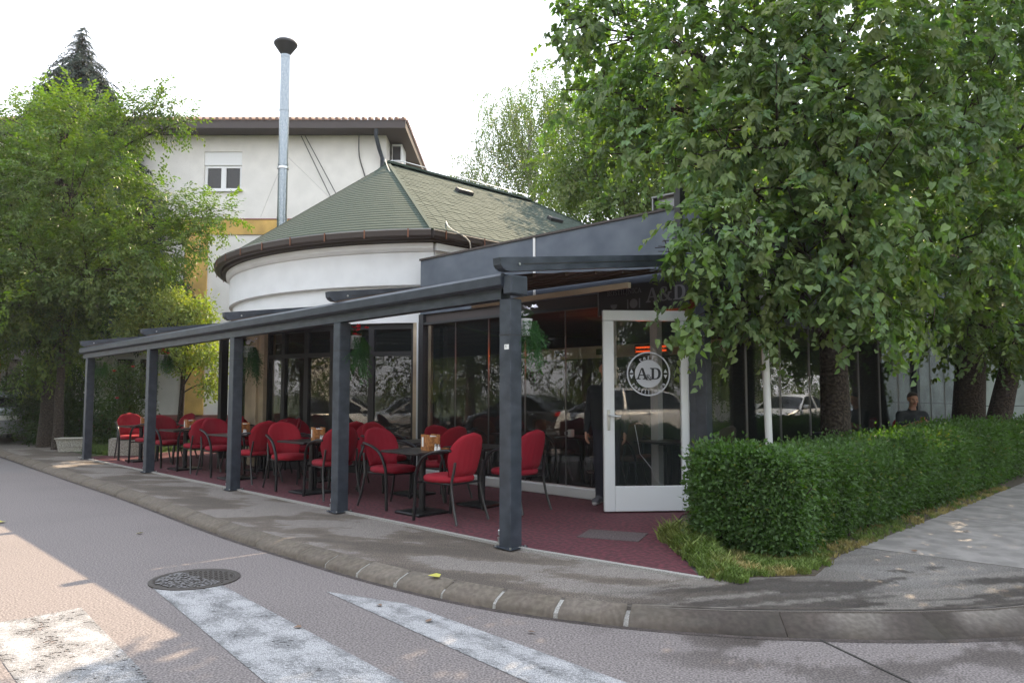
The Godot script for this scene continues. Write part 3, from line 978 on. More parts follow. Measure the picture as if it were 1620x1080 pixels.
	text("&", ec + Vector3(0.0, -0.045, 0.003), 0.1, M.ink, door, "Droid Serif")
	text("D", ec + Vector3(0.086, 0.0, 0.003), 0.19, M.ink, door, "Droid Serif", 0.0, true)
	arc_text("caffe", ec, 0.192, 0.06, 90.0, 15.0, true, door)
	arc_text("roštiljnica", ec, 0.218, 0.056, -90.0, 11.0, false, door)
	# a long pale scratch low on the pane
	var sc := nst()
	tube(sc, [Vector3(-0.66, 1.0, 0.008), Vector3(-0.63, 0.84, 0.008), Vector3(-0.6, 0.66, 0.008), Vector3(-0.55, 0.6, 0.008), Vector3(-0.47, 0.5, 0.008), Vector3(-0.42, 0.36, 0.008), Vector3(-0.34, 0.3, 0.008)], 0.004, 4)
	obj("scratch", sc, M.steel, door)
	# board over the door
	var s := thing("shop_sign", "dark sign board over the doorway lettered A&D with cup and cutlery", "sign", W(-5.42, 2.42, FN + 0.035), TH)
	obj("board", bx(-0.6, 0.75, 0.0, 0.36, -0.02, 0.0), M.dark_frame, s)
	obj("board_edge", bx(-0.625, -0.602, -0.02, 0.36, -0.02, 0.006), M.leg_metal, s)
	text("A&D", Vector3(0.42, 0.19, 0.003), 0.25, M.sign_grey, s, "Droid Serif", 0.0, true)
	text("ROŠTILJNICA", Vector3(-0.2, 0.27, 0.003), 0.085, M.leg_metal, s, "Droid Serif")
	var ic := nst()
	ring(ic, Vector3(-0.05, 0.11, 0.004), 0.0, 0.06, 24)
	for q in [-0.14, 0.04]: addbx(ic, q - 0.008, q + 0.008, 0.05, 0.17, 0.002, 0.006)
	for q in 8:
		var a0 := PI + PI * q / 8; var a1 := PI + PI * (q + 1) / 8
		tri(ic, Vector3(-0.36, 0.12, 0.004), Vector3(-0.36 + cos(a0) * 0.055, 0.12 + sin(a0) * 0.06, 0.004), Vector3(-0.36 + cos(a1) * 0.055, 0.12 + sin(a1) * 0.06, 0.004))
	obj("icon", ic, M.sign_grey, s)

func ring(st: SurfaceTool, c: Vector3, r0: float, r1: float, n: int) -> void:
	for i in n:
		var a := Vector3(cos(TAU * i / n), sin(TAU * i / n), 0)
		var b := Vector3(cos(TAU * (i + 1) / n), sin(TAU * (i + 1) / n), 0)
		if r0 < 1e-4: tri(st, c, c + a * r1, c + b * r1)
		else: quad(st, c + a * r0, c + a * r1, c + b * r1, c + b * r0)

func text(s: String, at: Vector3, size: float, m: Material, parent: Node, font := "Droid Sans", turn := 0.0, bold := false) -> void:
	var tm := TextMesh.new()
	var f := SystemFont.new()
	f.font_names = PackedStringArray([font])
	if bold: f.font_weight = 700
	tm.font = f
	tm.text = s
	tm.font_size = 48
	tm.pixel_size = size / 48.0
	tm.depth = 0.002
	var o := MeshInstance3D.new()
	o.mesh = tm
	o.material_override = m
	var k := 0
	var nm := "lettering"
	while parent.has_node(NodePath(nm)):
		k += 1
		nm = "lettering_%03d" % k
	o.name = nm
	parent.add_child(o, true)
	o.position = at
	o.rotation.z = turn

func arc_text(s: String, c: Vector3, r: float, size: float, mid: float, step: float, top: bool, parent: Node) -> void:
	for i in s.length():
		var k := (i - (s.length() - 1) / 2.0) * step
		var a := deg_to_rad(mid - k if top else mid + k)
		text(s[i], c + Vector3(cos(a) * r, sin(a) * r, 0.002), size, M.sticker, parent, "Droid Serif", a - PI / 2 if top else a + PI / 2, true)

# ---------- pergola ----------
const PU := [-4.82, -7.68, -10.52, -13.92, -17.57]
const PN := -4.8

func make_pergola() -> void:
	var t := thing("pergola", "anthracite metal pergola over the red terrace with five posts", "pergola", W(PRU, 0, PN), TH)
	var top := func(x: float) -> float: return 2.27 + x * 0.0095   # lower side of the gutter beam, falling to the left
	for k in 5:
		var x: float = PU[k] - PRU
		var h: float = top.call(x)
		var w: float = 0.075
		var p := obj("post", bx(x - w, x + w, 0.012, h - 0.003, -w, w, 0.008), M.anthracite, t)
		obj("foot_plate", bx(x - w - 0.035, x + w + 0.035, 0.012, 0.02, -w - 0.035, w + 0.035), M.anthracite, p)
		var fbt := nst()
		for q in [[-1, -1], [1, -1], [1, 1], [-1, 1]]: tube(fbt, [Vector3(x + q[0] * (w + 0.02), 0.019, q[1] * (w + 0.02)), Vector3(x + q[0] * (w + 0.02), 0.034, q[1] * (w + 0.02))], 0.01, 6)
		obj("foot_bolts", fbt, M.steel, p)
		obj("cap_seam", bx(x - w - 0.002, x + w + 0.002, h - 0.34, h - 0.332, -w - 0.002, w + 0.002), M.dark_frame, p)
		obj("guide_rail", bx(x - w - 0.022, x - w, 0.02, h - 0.01, -0.02, 0.025), M.dark_frame, p)
		var l := nst()
		box(l, Vector3(x - w - 0.012, 0.14, 0.05), Vector3(0.03, 0.05, 0.03), Basis.IDENTITY, 0.008)
		tube(l, [Vector3(x - w - 0.012, 0.05, 0.05), Vector3(x - w - 0.012, 0.1, 0.06)], 0.016, 8)
		obj("latch", l, M.steel, p)
		if k == 0:
			obj("number_plate", bx(x + 0.0, x + 0.055, 1.8, 1.845, w, w + 0.004), M.paper, p)
			text("1", Vector3(x + 0.02, 1.822, w + 0.005), 0.04, M.ink, p)
	# gutter beam: a box below, the rolled gutter above
	var xl := -13.05
	var xr := 0.02
	var a := Vector3(xl, top.call(xl), 0)
	var b := Vector3(xr, top.call(xr), 0)
	obj("screen_box", extrude(nst(), [Vector2(-0.06, 0), Vector2(0.065, 0), Vector2(0.065, 0.1), Vector2(-0.06, 0.1)], a, b - Vector3(0.08, 0, 0), Vector3(0, 0, 1)), M.anthracite, t)
	var gp := [Vector2(-0.09, 0.1), Vector2(0.12, 0.1), Vector2(0.145, 0.12), Vector2(0.15, 0.2), Vector2(0.135, 0.225), Vector2(0.11, 0.23), Vector2(0.1, 0.21), Vector2(-0.09, 0.21)]
	obj("gutter", extrude(nst(), gp, a, b, Vector3(0, 0, 1)), M.anthracite, t)
	obj("end_block", bx(xr, xr + 0.11, 2.3, 2.475, -0.1, 0.12, 0.01), M.anthracite, t)
	# arms rising to the cafe, with rounded noses
	for k in 5:
		var x: float = PU[k] - PRU + (0.03 if k == 0 else 0.0)
		var y: float = top.call(x) + 0.235
		var far := -2.86 if k < 2 else -2.05
		var p := Vector3(x, y + 0.055, 0.2)
		var q := Vector3(x, y + 0.055 + (0.2 - far) * 0.142, far)
		var pr := [Vector2(-0.045, -0.06), Vector2(0.045, -0.06), Vector2(0.045, 0.06), Vector2(-0.045, 0.06)]
		var s := nst()
		var dir := (q - p).normalized()
		var up := Vector3.RIGHT.cross(dir) * -1.0
		if up.y < 0: up = -up
		# side outline with a rounded lower nose, swept over the width
		var L := (q - p).length()
		var prof := [Vector2(0.0, 0.065), Vector2(-0.0, 0.0), Vector2(0.02, -0.03), Vector2(0.06, -0.055), Vector2(0.12, -0.065), Vector2(L, -0.065), Vector2(L, 0.065)]
		s.set_smooth_group(FLAT)
		for i in prof.size():
			var e: Vector2 = prof[i]
			var f: Vector2 = prof[(i + 1) % prof.size()]
			var e3 := p + dir * e.x + up * e.y
			var f3 := p + dir * f.x + up * f.y
			var hx := Vector3(0.05, 0, 0)
			quad(s, e3 - hx, e3 + hx, f3 + hx, f3 - hx)
		for sg in [-1.0, 1.0]:
			var hx := Vector3(0.05 * sg, 0, 0)
			for i in range(1, prof.size() - 1):
				var v := []
				for e in [prof[0], prof[i], prof[i + 1]]: v.append(p + dir * e.x + up * e.y + hx)
				if sg > 0: tri(s, v[0], v[2], v[1])
				else: tri(s, v[0], v[1], v[2])
		var arm := obj("arm", s, M.anthracite, t)
		var r := nst()
		bar(r, p + dir * 0.3 + Vector3(0.052, 0.0, 0), q + Vector3(0.052, 0.0, 0), 0.006, 0.008)
		bar(r, p + dir * 0.3 + Vector3(-0.052, 0.0, 0), q + Vector3(-0.052, 0.0, 0), 0.006, 0.008)
		obj("groove", r, M.dark_frame, arm)
		var bo := nst()
		for sg in [-1.0, 1.0]: tube(bo, [p + dir * 0.24 + Vector3(0.05 * sg, 0, 0), p + dir * 0.24 + Vector3(0.056 * sg, 0, 0)], 0.012, 8)
		obj("bolt", bo, M.steel, arm)
	# pleated canvas between the arms, carried by cross bars
	for k in 4:
		var x0: float = PU[k + 1] - PRU + 0.06
		var x1: float = PU[k] - PRU - 0.06
		var far := -2.8 if k < 1 else -1.95
		var y0: float = top.call((x0 + x1) / 2) + 0.22
		var s := nst()
		s.set_smooth_group(1)
		var steps := 36
		var prev := []
		for i in steps + 1:
			var z := lerpf(0.1, far, float(i) / steps)
			var y := y0 + (0.1 - z) * 0.142 + 0.02 - absf(sin(PI * i / 6.0)) * -0.0 - 0.008 * sin(PI * fmod(i / 6.0, 1.0))
			var cur := [Vector3(x0, y, z), Vector3(x1, y, z)]
			if prev: quad(s, prev[0], prev[1], cur[1], cur[0])
			prev = cur
		obj("canopy", s, M.canvas, t)
		for i in 7:
			var z := lerpf(0.1, far, i / 6.0)
			var y := y0 + (0.1 - z) * 0.142
			obj("cross_bar", bx(x0, x1, y - 0.02, y + 0.012, z - 0.02, z + 0.02), M.interior_brown, t)
	# pale motor rail across the first bay
	var mr := nst()
	bar(mr, Vector3(-2.75, 2.6, -2.0), Vector3(-0.1, 2.62, -2.0), 0.05, 0.06)
	obj("front_rail", mr, M.cream, t)
	# back wall posts at the far end
	obj("end_post", bx(-11.05, -10.9, 0.012, 2.6, -2.2, -2.05), M.dark_frame, t)

# ---------- apartment block behind ----------
func make_apartments() -> void:
	var t := thing("apartment_building", "white plastered apartment block with yellow bands and brown eaves behind the cafe", "building", Vector3(-4.7, 0, -27.0))
	var wl := -26.0   # left end
	var H := 11.0
	# front wall in pieces round its windows
	var st := nst()
	var wins := [[-6.77, -5.36, 8.92, 10.38], [-9.9, -8.2, 1.1, 2.75], [-14.0, -12.4, 1.1, 2.75], [-13.0, -11.4, 8.92, 10.38], [-19.0, -17.4, 1.1, 2.75]]
	var xs := [wl, 0.0]
	for w in wins: xs.append(w[0]); xs.append(w[1])
	xs.sort()
	for i in xs.size() - 1:
		var mid: float = (xs[i] + xs[i + 1]) / 2
		var y := 0.0
		var holes := []
		for w in wins:
			if mid > w[0] and mid < w[1]: holes.append([w[2], w[3]])
		holes.sort()
		for h in holes:
			addbx(st, xs[i], xs[i + 1], y, h[0], -0.3, 0.0); y = h[1]
		addbx(st, xs[i], xs[i + 1], y, H, -0.3, 0.0)
	obj("wall", st, M.plaster, t)
	obj("side_wall", bx(-0.3, 0.0, 0, H, -14, -0.302), M.plaster, t)
	obj("back_wall", bx(wl, 0, 0, H, -14.3, -14.002), M.plaster, t)
	obj("plinth", bx(wl, 0.02, 0, 0.62, 0.003, 0.04), M.plinth, t)
	obj("band", bx(wl, 0.02, 7.25, 7.8, 0.003, 0.05), M.yellow, t)
	obj("band_edge", bx(wl, 0.03, 7.8, 7.84, 0.003, 0.07), M.plinth, t)
	for x in [-7.35, -14.8, -21.0]:
		obj("pilaster", bx(x, x + 0.82, 0.62, 7.25, 0.003, 0.1), M.yellow, t)
	for w in wins:
		var top: bool = w[2] > 5
		var f := nst()
		var yt: float = w[3] - (0.5 if top else 0.0)
		addbx(f, w[0], w[0] + 0.1, w[2], yt, -0.2, -0.1)
		addbx(f, w[1] - 0.1, w[1], w[2], yt, -0.2, -0.1)
		addbx(f, w[0] + 0.1, w[1] - 0.1, w[2], w[2] + 0.1, -0.2, -0.1)
		addbx(f, w[0] + 0.1, w[1] - 0.1, yt - 0.1, yt, -0.2, -0.1)
		var mx: float = (w[0] + w[1]) / 2
		addbx(f, mx - 0.09, mx + 0.09, w[2] + 0.1, yt - 0.1, -0.2, -0.09)
		var win := obj("window", f, M.white_trim, t)
		for q in [[w[0] + 0.1, mx - 0.09], [mx + 0.09, w[1] - 0.1]]:
			obj("pane", bx(q[0], q[1], w[2] + 0.1, yt - 0.1, -0.165, -0.15), M.window_glass, win)
		obj("curtain", bx(w[0] + 0.05, mx - 0.12, w[2] + 0.05, yt - 0.05, -0.27, -0.25), M.cream, win)
		obj("inner_dark", bx(w[0] + 0.02, w[1] - 0.02, w[2] + 0.02, w[3] - 0.02, -0.5, -0.31), M.dark_wall, win)
		if top: obj("shutter_box", bx(w[0], w[1], yt, w[3], -0.24, -0.05), M.white_trim, win)
		obj("window_sill", bx(w[0] - 0.06, w[1] + 0.06, w[2] - 0.06, w[2] - 0.001, -0.1, 0.09), M.white_trim, win)
	# eaves
	obj("soffit", bx(wl - 0.8, 0.78, H, H + 0.06, -14.8, 0.78), M.brown_soffit, t)
	var fs := nst()
	addbx(fs, wl - 0.8, 0.84, H - 0.02, H + 0.28, 0.781, 0.84)
	addbx(fs, 0.781, 0.84, H - 0.02, H + 0.28, -14.8, 0.78)
	obj("eaves_board", fs, M.brown_soffit, t)
	var rf := nst()
	var ap := Vector3(-7.5, H + 2.4, -7.0)
	var c := [Vector3(wl - 0.8, H + 0.28, 0.85), Vector3(0.85, H + 0.28, 0.85), Vector3(0.85, H + 0.28, -14.8), Vector3(wl - 0.8, H + 0.28, -14.8)]
	var al := Vector3(wl + 6.5, ap.y, -7.0)
	quad(rf, c[0], c[1], ap, al); tri(rf, c[1], c[2], ap); quad(rf, c[2], c[3], al, ap); tri(rf, c[3], c[0], al)
	var roof := obj("roof", rf, M.tile, t)
	var tiles := [nst(), nst()]
	var k := 0
	var x := 0.75
	while x > wl - 0.6:   # the tile ends along the front eave
		var s := nst()
		var e := Vector3(x, H + 0.3, 0.9)
		tube(s, [e, e + Vector3(0, 0.19, -0.5)], 0.065, 8)
		obj("roof_tile", s, M.tile, roof)
		x -= 0.24
		k += 1
	for q in 40:
		var e := Vector3(0.9, H + 0.3, 0.6 - q * 0.24)
		obj("roof_tile", tube(nst(), [e, e + Vector3(-0.5, 0.12, 0)], 0.065, 7), M.tile, roof)
	var dp := nst()
	tube(dp, [Vector3(-0.25, H + 0.1, 0.7), Vector3(-0.25, H - 0.25, 0.7), Vector3(-0.2, H - 0.6, 0.35), Vector3(-0.12, H - 0.9, 0.1), Vector3(-0.12, 0.3, 0.1)], 0.075, 10)
	obj("downpipe", dp, M.anthracite, t)
	var cb := nst()
	tube(cb, catmull([Vector3(-0.95, H, 0.3), Vector3(-0.98, H - 0.8, 0.06), Vector3(-0.75, H - 1.6, 0.05), Vector3(-0.62, H - 2.2, 0.05), Vector3(-0.65, H - 5, 0.05)], 0.3), 0.022, 5)
	obj("wall_cable", cb, M.cable_dark, t)
	var ac := thing("air_conditioner", "white air conditioner unit under the apartment block eaves", "air conditioner", Vector3(-4.68, 10.1, -28.3))
	obj("bracket", bx(0, 0.5, 0.02, 0.07, -0.45, 0.45), M.leg_metal, ac)
	obj("casing", bx(0.06, 0.46, 0.07, 0.85, -0.5, 0.5, 0.02), M.white_trim, ac)
	obj("front_grille", bx(0.1, 0.4, 0.2, 0.75, 0.5, 0.51), M.soot, ac)
	obj("concrete_base", bx(0.0, 0.55, -0.45, 0.018, -0.6, 0.6), M.plinth, ac)
	# flue
	var f := thing("flue_pipe", "tall shiny metal flue pipe with dark cap rising behind the green roof", "flue", Vector3(-6.0, 0.15, -19.0))
	for q in 7:
		var s := nst()
		tube(s, [Vector3(0, 0.0 + q * 1.45, 0), Vector3(0, 1.448 + q * 1.45, 0)], 0.125, 20)
		obj("pipe_section", s, M.zinc, f)
		obj("joint_band", tube(nst(), [Vector3(0, 1.4 + q * 1.45, 0), Vector3(0, 1.47 + q * 1.45, 0)], 0.133, 20), M.zinc, f)
	var cp := nst()
	lathe(cp, [Vector2(0.09, 10.12), Vector2(0.13, 10.2), Vector2(0.28, 10.42), Vector2(0.305, 10.46), Vector2(0.305, 10.5), Vector2(0.26, 10.55), Vector2(0, 10.57)], Vector3.ZERO, 24)
	obj("cap", cp, M.soot, f)
	obj("clamp", tube(nst(), [Vector3(0, 7.1, 0), Vector3(0, 7.16, 0)], 0.15, 16), M.steel, f)
	var guys := [[Vector3(-6.0, 7.6, -19.1), Vector3(-9.3, 7.9, -26.95)], [Vector3(-5.9, 7.6, -19.1), Vector3(-6.0, 7.9, -26.95)]]
	var gl := ["thin guy wire from the flue to the wall on its left", "thin guy wire from the flue to the wall on its right"]
	for i in guys.size():
		tag(obj("guy_wire", tube(nst(), guys[i], 0.0045, 4), M.leg_metal), gl[i], "wire", "guy wires holding the flue")
	for i in 2:
		tag(obj("wall_wire", tube(nst(), [Vector3(-7.85 + i * 0.15, 10.95, -26.9), Vector3(-6.4 + i * 0.3, 8.0, -26.9)], 0.014, 4), M.cable_dark), ["black cable slanting down the apartment wall, left of two", "black cable slanting down the apartment wall, right of two"][i], "cable", "cables slanting down the wall")

func make_far_buildings() -> void:
	var b := thing("low_building", "pale mint wall of a low building at the right edge behind trees", "building", Vector3(15, 0, -23))
	obj("wall", bx(-2.2, 14, 0.0, 1.0, -6, 0), M.mint_wall, b)
	obj("wall", bx(-2.2, 14, 1.02, 4.5, -6, 0.01), M.mint_wall, b)
	obj("joint_line", bx(-2.2, 14, 1.0, 1.02, -5.9, -0.01), M.soot, b)
	obj("roof", bx(-2.6, 14.4, 4.5, 4.7, -6.4, 0.4), M.brown_soffit, b)
	# houses across the two streets, seen only in the glass
	house(Vector3(-31, 0, 7), PI / 4, "white two-storey house across the street, mirrored in the cafe glass")
	house(Vector3(8, 0, 30), PI, "white house behind the parked grey cars, mirrored in the open door")
	house(Vector3(34, 0, -14), -PI / 2, "white house across the side street, mirrored in the side panes")
	# rubble wall before the first house
	var w := thing("stone_wall", "pale rubble garden wall across the street, mirrored in the cafe glass", "wall", Vector3(-18.5, -0.1, -1.5), PI / 4 + PI / 2)
	for r in 4:
		for q in 22:
			obj("stone", box(nst(), Vector3(-5.0 + q * 0.46 + (r % 2) * 0.2, 0.14 + r * 0.27, 0), Vector3(0.44 + rng.randf_range(-0.05, 0.015), 0.255, 0.35 + rng.randf_range(-0.04, 0.04)), Basis.IDENTITY, 0.03), M.stone, w)

func house(at: Vector3, turn: float, label: String) -> void:
	var t := thing("white_house", label, "house", at, turn)
	obj("wall", bx(-6, 6, -0.1, 5.8, -8, 0), M.plaster, t)
	var rf := nst()
	extrude(rf, [Vector2(0.6, 5.8), Vector2(-4, 8.2), Vector2(-8.6, 5.8)], Vector3(-6.4, 0, 0), Vector3(6.4, 0, 0), Vector3(0, 0, 1))
	obj("roof", rf, M.tile, t)
	for y in [0.9, 3.6]:
		for x in [-4.2, -1.4, 1.4, 4.2]:
			var f := obj("window", bx(x - 0.65, x + 0.65, y, y + 1.5, 0.003, 0.05), M.white_trim, t)
			for s in [-1, 1]: obj("pane", bx(x + s * 0.3 - 0.24, x + s * 0.3 + 0.24, y + 0.1, y + 1.4, 0.05, 0.056), M.car_glass, f)

# ---------- trees and plants ----------
func leaf(st: SurfaceTool, base: Vector3, along: Vector3, nrm: Vector3, len: float, wid: float, heart := true, shade := 1.0) -> void:
	var z := along.normalized()
	var x := z.cross(nrm).normalized()
	var y := x.cross(z)
	var P := func(a: float, b: float, c: float) -> Vector3: return base + x * a * wid + z * b * len + y * c * len
	st.set_color(Color(shade, shade, shade))
	if heart:
		var mid: Vector3 = P.call(0.0, 0.45, -0.07)
		var ring := [P.call(0.0, 0.0, 0.0), P.call(-0.42, -0.02, 0.05), P.call(-0.5, 0.4, 0.05), P.call(0.0, 1.05, -0.12), P.call(0.5, 0.4, 0.05), P.call(0.42, -0.02, 0.05)]
		for i in 6: tri(st, mid, ring[i], ring[(i + 1) % 6])
	else:
		var b0: Vector3 = base
		var tip: Vector3 = P.call(0.0, 1.0, -0.08)
		var l: Vector3 = P.call(-0.5, 0.45, 0.06)
		var r: Vector3 = P.call(0.5, 0.45, 0.06)
		tri(st, b0, tip, l); tri(st, b0, r, tip)

func spray(n: int, length: float, leaf_len: float, leaf_wid: float, droop: float, spread: float, heart: bool, sd: int) -> ArrayMesh:  # a twig along +z carrying leaves
	var g := RandomNumberGenerator.new()
	g.seed = sd
	var st := nst()
	for k in n:
		var t := (k + g.randf() * 0.8) / n
		var p := Vector3(g.randf_range(-spread, spread), -droop * t * t * length + g.randf_range(-spread, spread) * 0.5, t * length)
		var s := 1.0 if k % 2 else -1.0
		var along := Vector3(s * g.randf_range(0.3, 1.0), -0.25 - droop * 0.7 + g.randf_range(-0.35, 0.25), g.randf_range(0.1, 0.9))
		var nrm := Vector3(g.randf_range(-0.5, 0.5), 1, g.randf_range(-0.2, 0.7))
		var sz := g.randf_range(0.7, 1.15)
		leaf(st, p, along, nrm, leaf_len * sz, leaf_wid * sz, heart, g.randf_range(0.8, 1.2))
	st.generate_normals()
	return st.commit()

func fan(n: int, leaf_len: float, leaf_wid: float, sd: int) -> ArrayMesh:  # drooping leaves spread like fingers from a shoot tip
	var g := RandomNumberGenerator.new()
	g.seed = sd
	var st := nst()
	for k in n:
		var a := (float(k) / (n - 1) - 0.5) * 3.6 + g.randf_range(-0.25, 0.25)
		var along := Vector3(sin(a), -g.randf_range(0.35, 1.0), cos(a) * 0.8 + 0.25)
		var sz := g.randf_range(0.65, 1.25)
		var p := Vector3(g.randfn() * 0.03, g.randf_range(-0.03, 0.05), g.randf_range(-0.12, 0.04))
		leaf(st, p, along, Vector3(-sin(a) * 0.2 + g.randfn() * 0.3, 1, 0.3 + g.randfn() * 0.25), leaf_len * sz, leaf_wid * sz, true, g.randf_range(0.7, 1.35))
	st.generate_normals()
	return st.commit()

func blob(n: int, r: float, leaf_len: float, leaf_wid: float, sd: int) -> ArrayMesh:  # a loose clump of small leaves
	var g := RandomNumberGenerator.new()
	g.seed = sd
	var st := nst()
	for k in n:
		var p := Vector3(g.randfn(), g.randfn(), g.randfn()) * r * 0.5
		var along := (p.normalized() + Vector3(g.randfn(), g.randfn() - 0.2, g.randfn()) * 0.5).normalized()
		var nrm := Vector3(g.randfn() * 0.6, 1, g.randfn() * 0.6)
		var sz := g.randf_range(0.65, 1.2)
		leaf(st, p, along, nrm, leaf_len * sz, leaf_wid * sz, false, g.randf_range(0.8, 1.2))
	st.generate_normals()
	return st.commit()

func scatter(called: String, mesh: Mesh, m: Material, xf: Array, cols: Array, parent: Node) -> MultiMeshInstance3D:
	var mm := MultiMesh.new()
	mm.transform_format = MultiMesh.TRANSFORM_3D
	mm.use_colors = true
	mm.mesh = mesh
	mm.instance_count = xf.size()
	for i in xf.size():
		mm.set_instance_transform(i, xf[i])
		mm.set_instance_color(i, cols[i])
	var o := MultiMeshInstance3D.new()
	o.multimesh = mm
	o.material_override = m
	var k := 0
	var nm := called
	while parent.has_node(NodePath(nm)):
		k += 1
		nm = "%s_%03d" % [called, k]
	o.name = nm
	o.set_meta("kind", "stuff")
	parent.add_child(o, true)
	return o

func aim(z: Vector3, roll: float, size: float) -> Basis:
	z = z.normalized()
	var x := Vector3.UP.cross(z)
	x = Vector3.RIGHT if x.length() < 0.05 else x.normalized()
	var b := Basis(x, z.cross(x), z) * Basis(Vector3.BACK, roll)
	return b.scaled_local(Vector3.ONE * size)

# lobes are [x, y, z, radius] in world space; the tree stands at base
func tree(called: String, label: String, base: Vector3, lobes: Array, o: Dictionary, category := "tree", group := "") -> Node3D:
	var t := thing(called, label, category, base, 0.0, group)
	var g := RandomNumberGenerator.new()
	g.seed = hash(called) + int(o.get("seed", 1))
	var h: float = o.trunk_h
	var r: float = o.trunk_r
	var lean: Vector3 = o.get("lean", Vector3.ZERO)
	var bm: Material = o.get("bark", M.bark)
	var tp := []
	var tr := []
	for i in 9:
		var f := i / 8.0
		tp.append(Vector3(0, -0.1, 0) + (Vector3.UP * (h + 0.1) + lean) * f + Vector3(g.randfn(), 0, g.randfn()) * r * 0.22 * f + lean * (f * f - f) * 0.5)
		tr.append(r * (1.25 if i == 0 else 1.0) * lerpf(1.0, 0.4, f))
	obj("trunk", tube(nst(), tp, tr, 12), bm, t)
	var twigs := nst()
	var xf := [[], [], [], []]
	var cols := [[], [], [], []]
	var meshes: Array = o.meshes
	var col: Color = o.color
	var ok = o.get("filter", null)
	var cl: float = o.get("clump", 0.16)
	for lo in lobes:
		var c := Vector3(lo[0], lo[1], lo[2]) - base
		var R: float = lo[3]
		# a limb from the trunk to the lobe
		var f := clampf((c.y - R * 0.6) / h * 0.75, o.get("fork", 0.35), 0.97)
		var start: Vector3 = tp[int(f * 8)].lerp(tp[mini(int(f * 8) + 1, 8)], f * 8 - int(f * 8))
		var mid := start.lerp(c, 0.5) + Vector3(0, 0.12 * (c - start).length(), 0)
		var lr := clampf(r * 0.12 + 0.035 * R, 0.012, r * 0.4)
		var curve := catmull([start, mid, c], maxf(0.25, (c - start).length() / 8))
		var rr := []
		for i in curve.size(): rr.append(lerpf(lr, lr * 0.25, float(i) / maxf(1, curve.size() - 1)))
		if (c - start).length() > 0.3 and o.get("limbs", true): obj("limb", tube(nst(), curve, rr, 7), bm, t)
		for k in int(o.get("twigs", 7)):
			var d := Vector3(g.randfn(), g.randfn() * 0.8, g.randfn()).normalized() * R * g.randf_range(0.6, 0.95)
			var s: Vector3 = curve[int(curve.size() * g.randf_range(0.5, 0.99))]
			tube(twigs, [s, s.lerp(c + d, 0.5) + Vector3(0, 0.05, 0), c + d], [lr * 0.3, lr * 0.2, 0.004], 4, false)
		var n := int(o.density * R * R)
		var tone := g.randf_range(0.82, 1.18)
		for k in n:
			var d := Vector3(g.randfn(), g.randfn(), g.randfn()).normalized()
			var rad := R * pow(g.randf(), 0.38) * (1.0 + 0.25 * fb.get_noise_3d(d.x * 2 + c.x * 3, d.y * 2 + c.y, d.z * 2))
			var p := c + d * rad * Vector3(1, 0.85, 1)
			if ok and not ok.call(p + base): continue
			if o.get("holes", 0.0) > 0 and fine.get_noise_3d((p.x + base.x) * cl, (p.y + base.y) * cl, (p.z + base.z) * cl) > 0.5 - o.holes: continue
			var out := (d + Vector3(g.randfn() * 0.35, o.get("hang", -0.2) + g.randfn() * 0.3, g.randfn() * 0.35))
			var v := g.randi() % meshes.size()
			xf[v].append(Transform3D(aim(out, g.randf_range(-0.6, 0.6), g.randf_range(0.75, 1.2)), p))
			var w: float = tone * g.randf_range(0.78, 1.25)
			var y: float = g.randf_range(-0.12, 0.16)
			cols[v].append(Color(col.r * w * (1 + y), col.g * w, col.b * w * (1 - y)))
	if o.get("twigs", 7) > 0: obj("twigs", twigs, bm, t).set_meta("kind", "stuff")
	for v in meshes.size():
		scatter("crown", meshes[v], o.get("mat", M.leaf), xf[v], cols[v], t)
	return t

func clear_of_cafe(p: Vector3) -> bool:
	var u := p.x * EX.x + p.z * EX.z
	var n := p.x * EZ.x + p.z * EZ.z
	if u < -4.55 and n < -4.4 and p.y < 3.25: return false
	if u < -4.6 and n < -7.2 and p.y < 4.1: return false
	return true

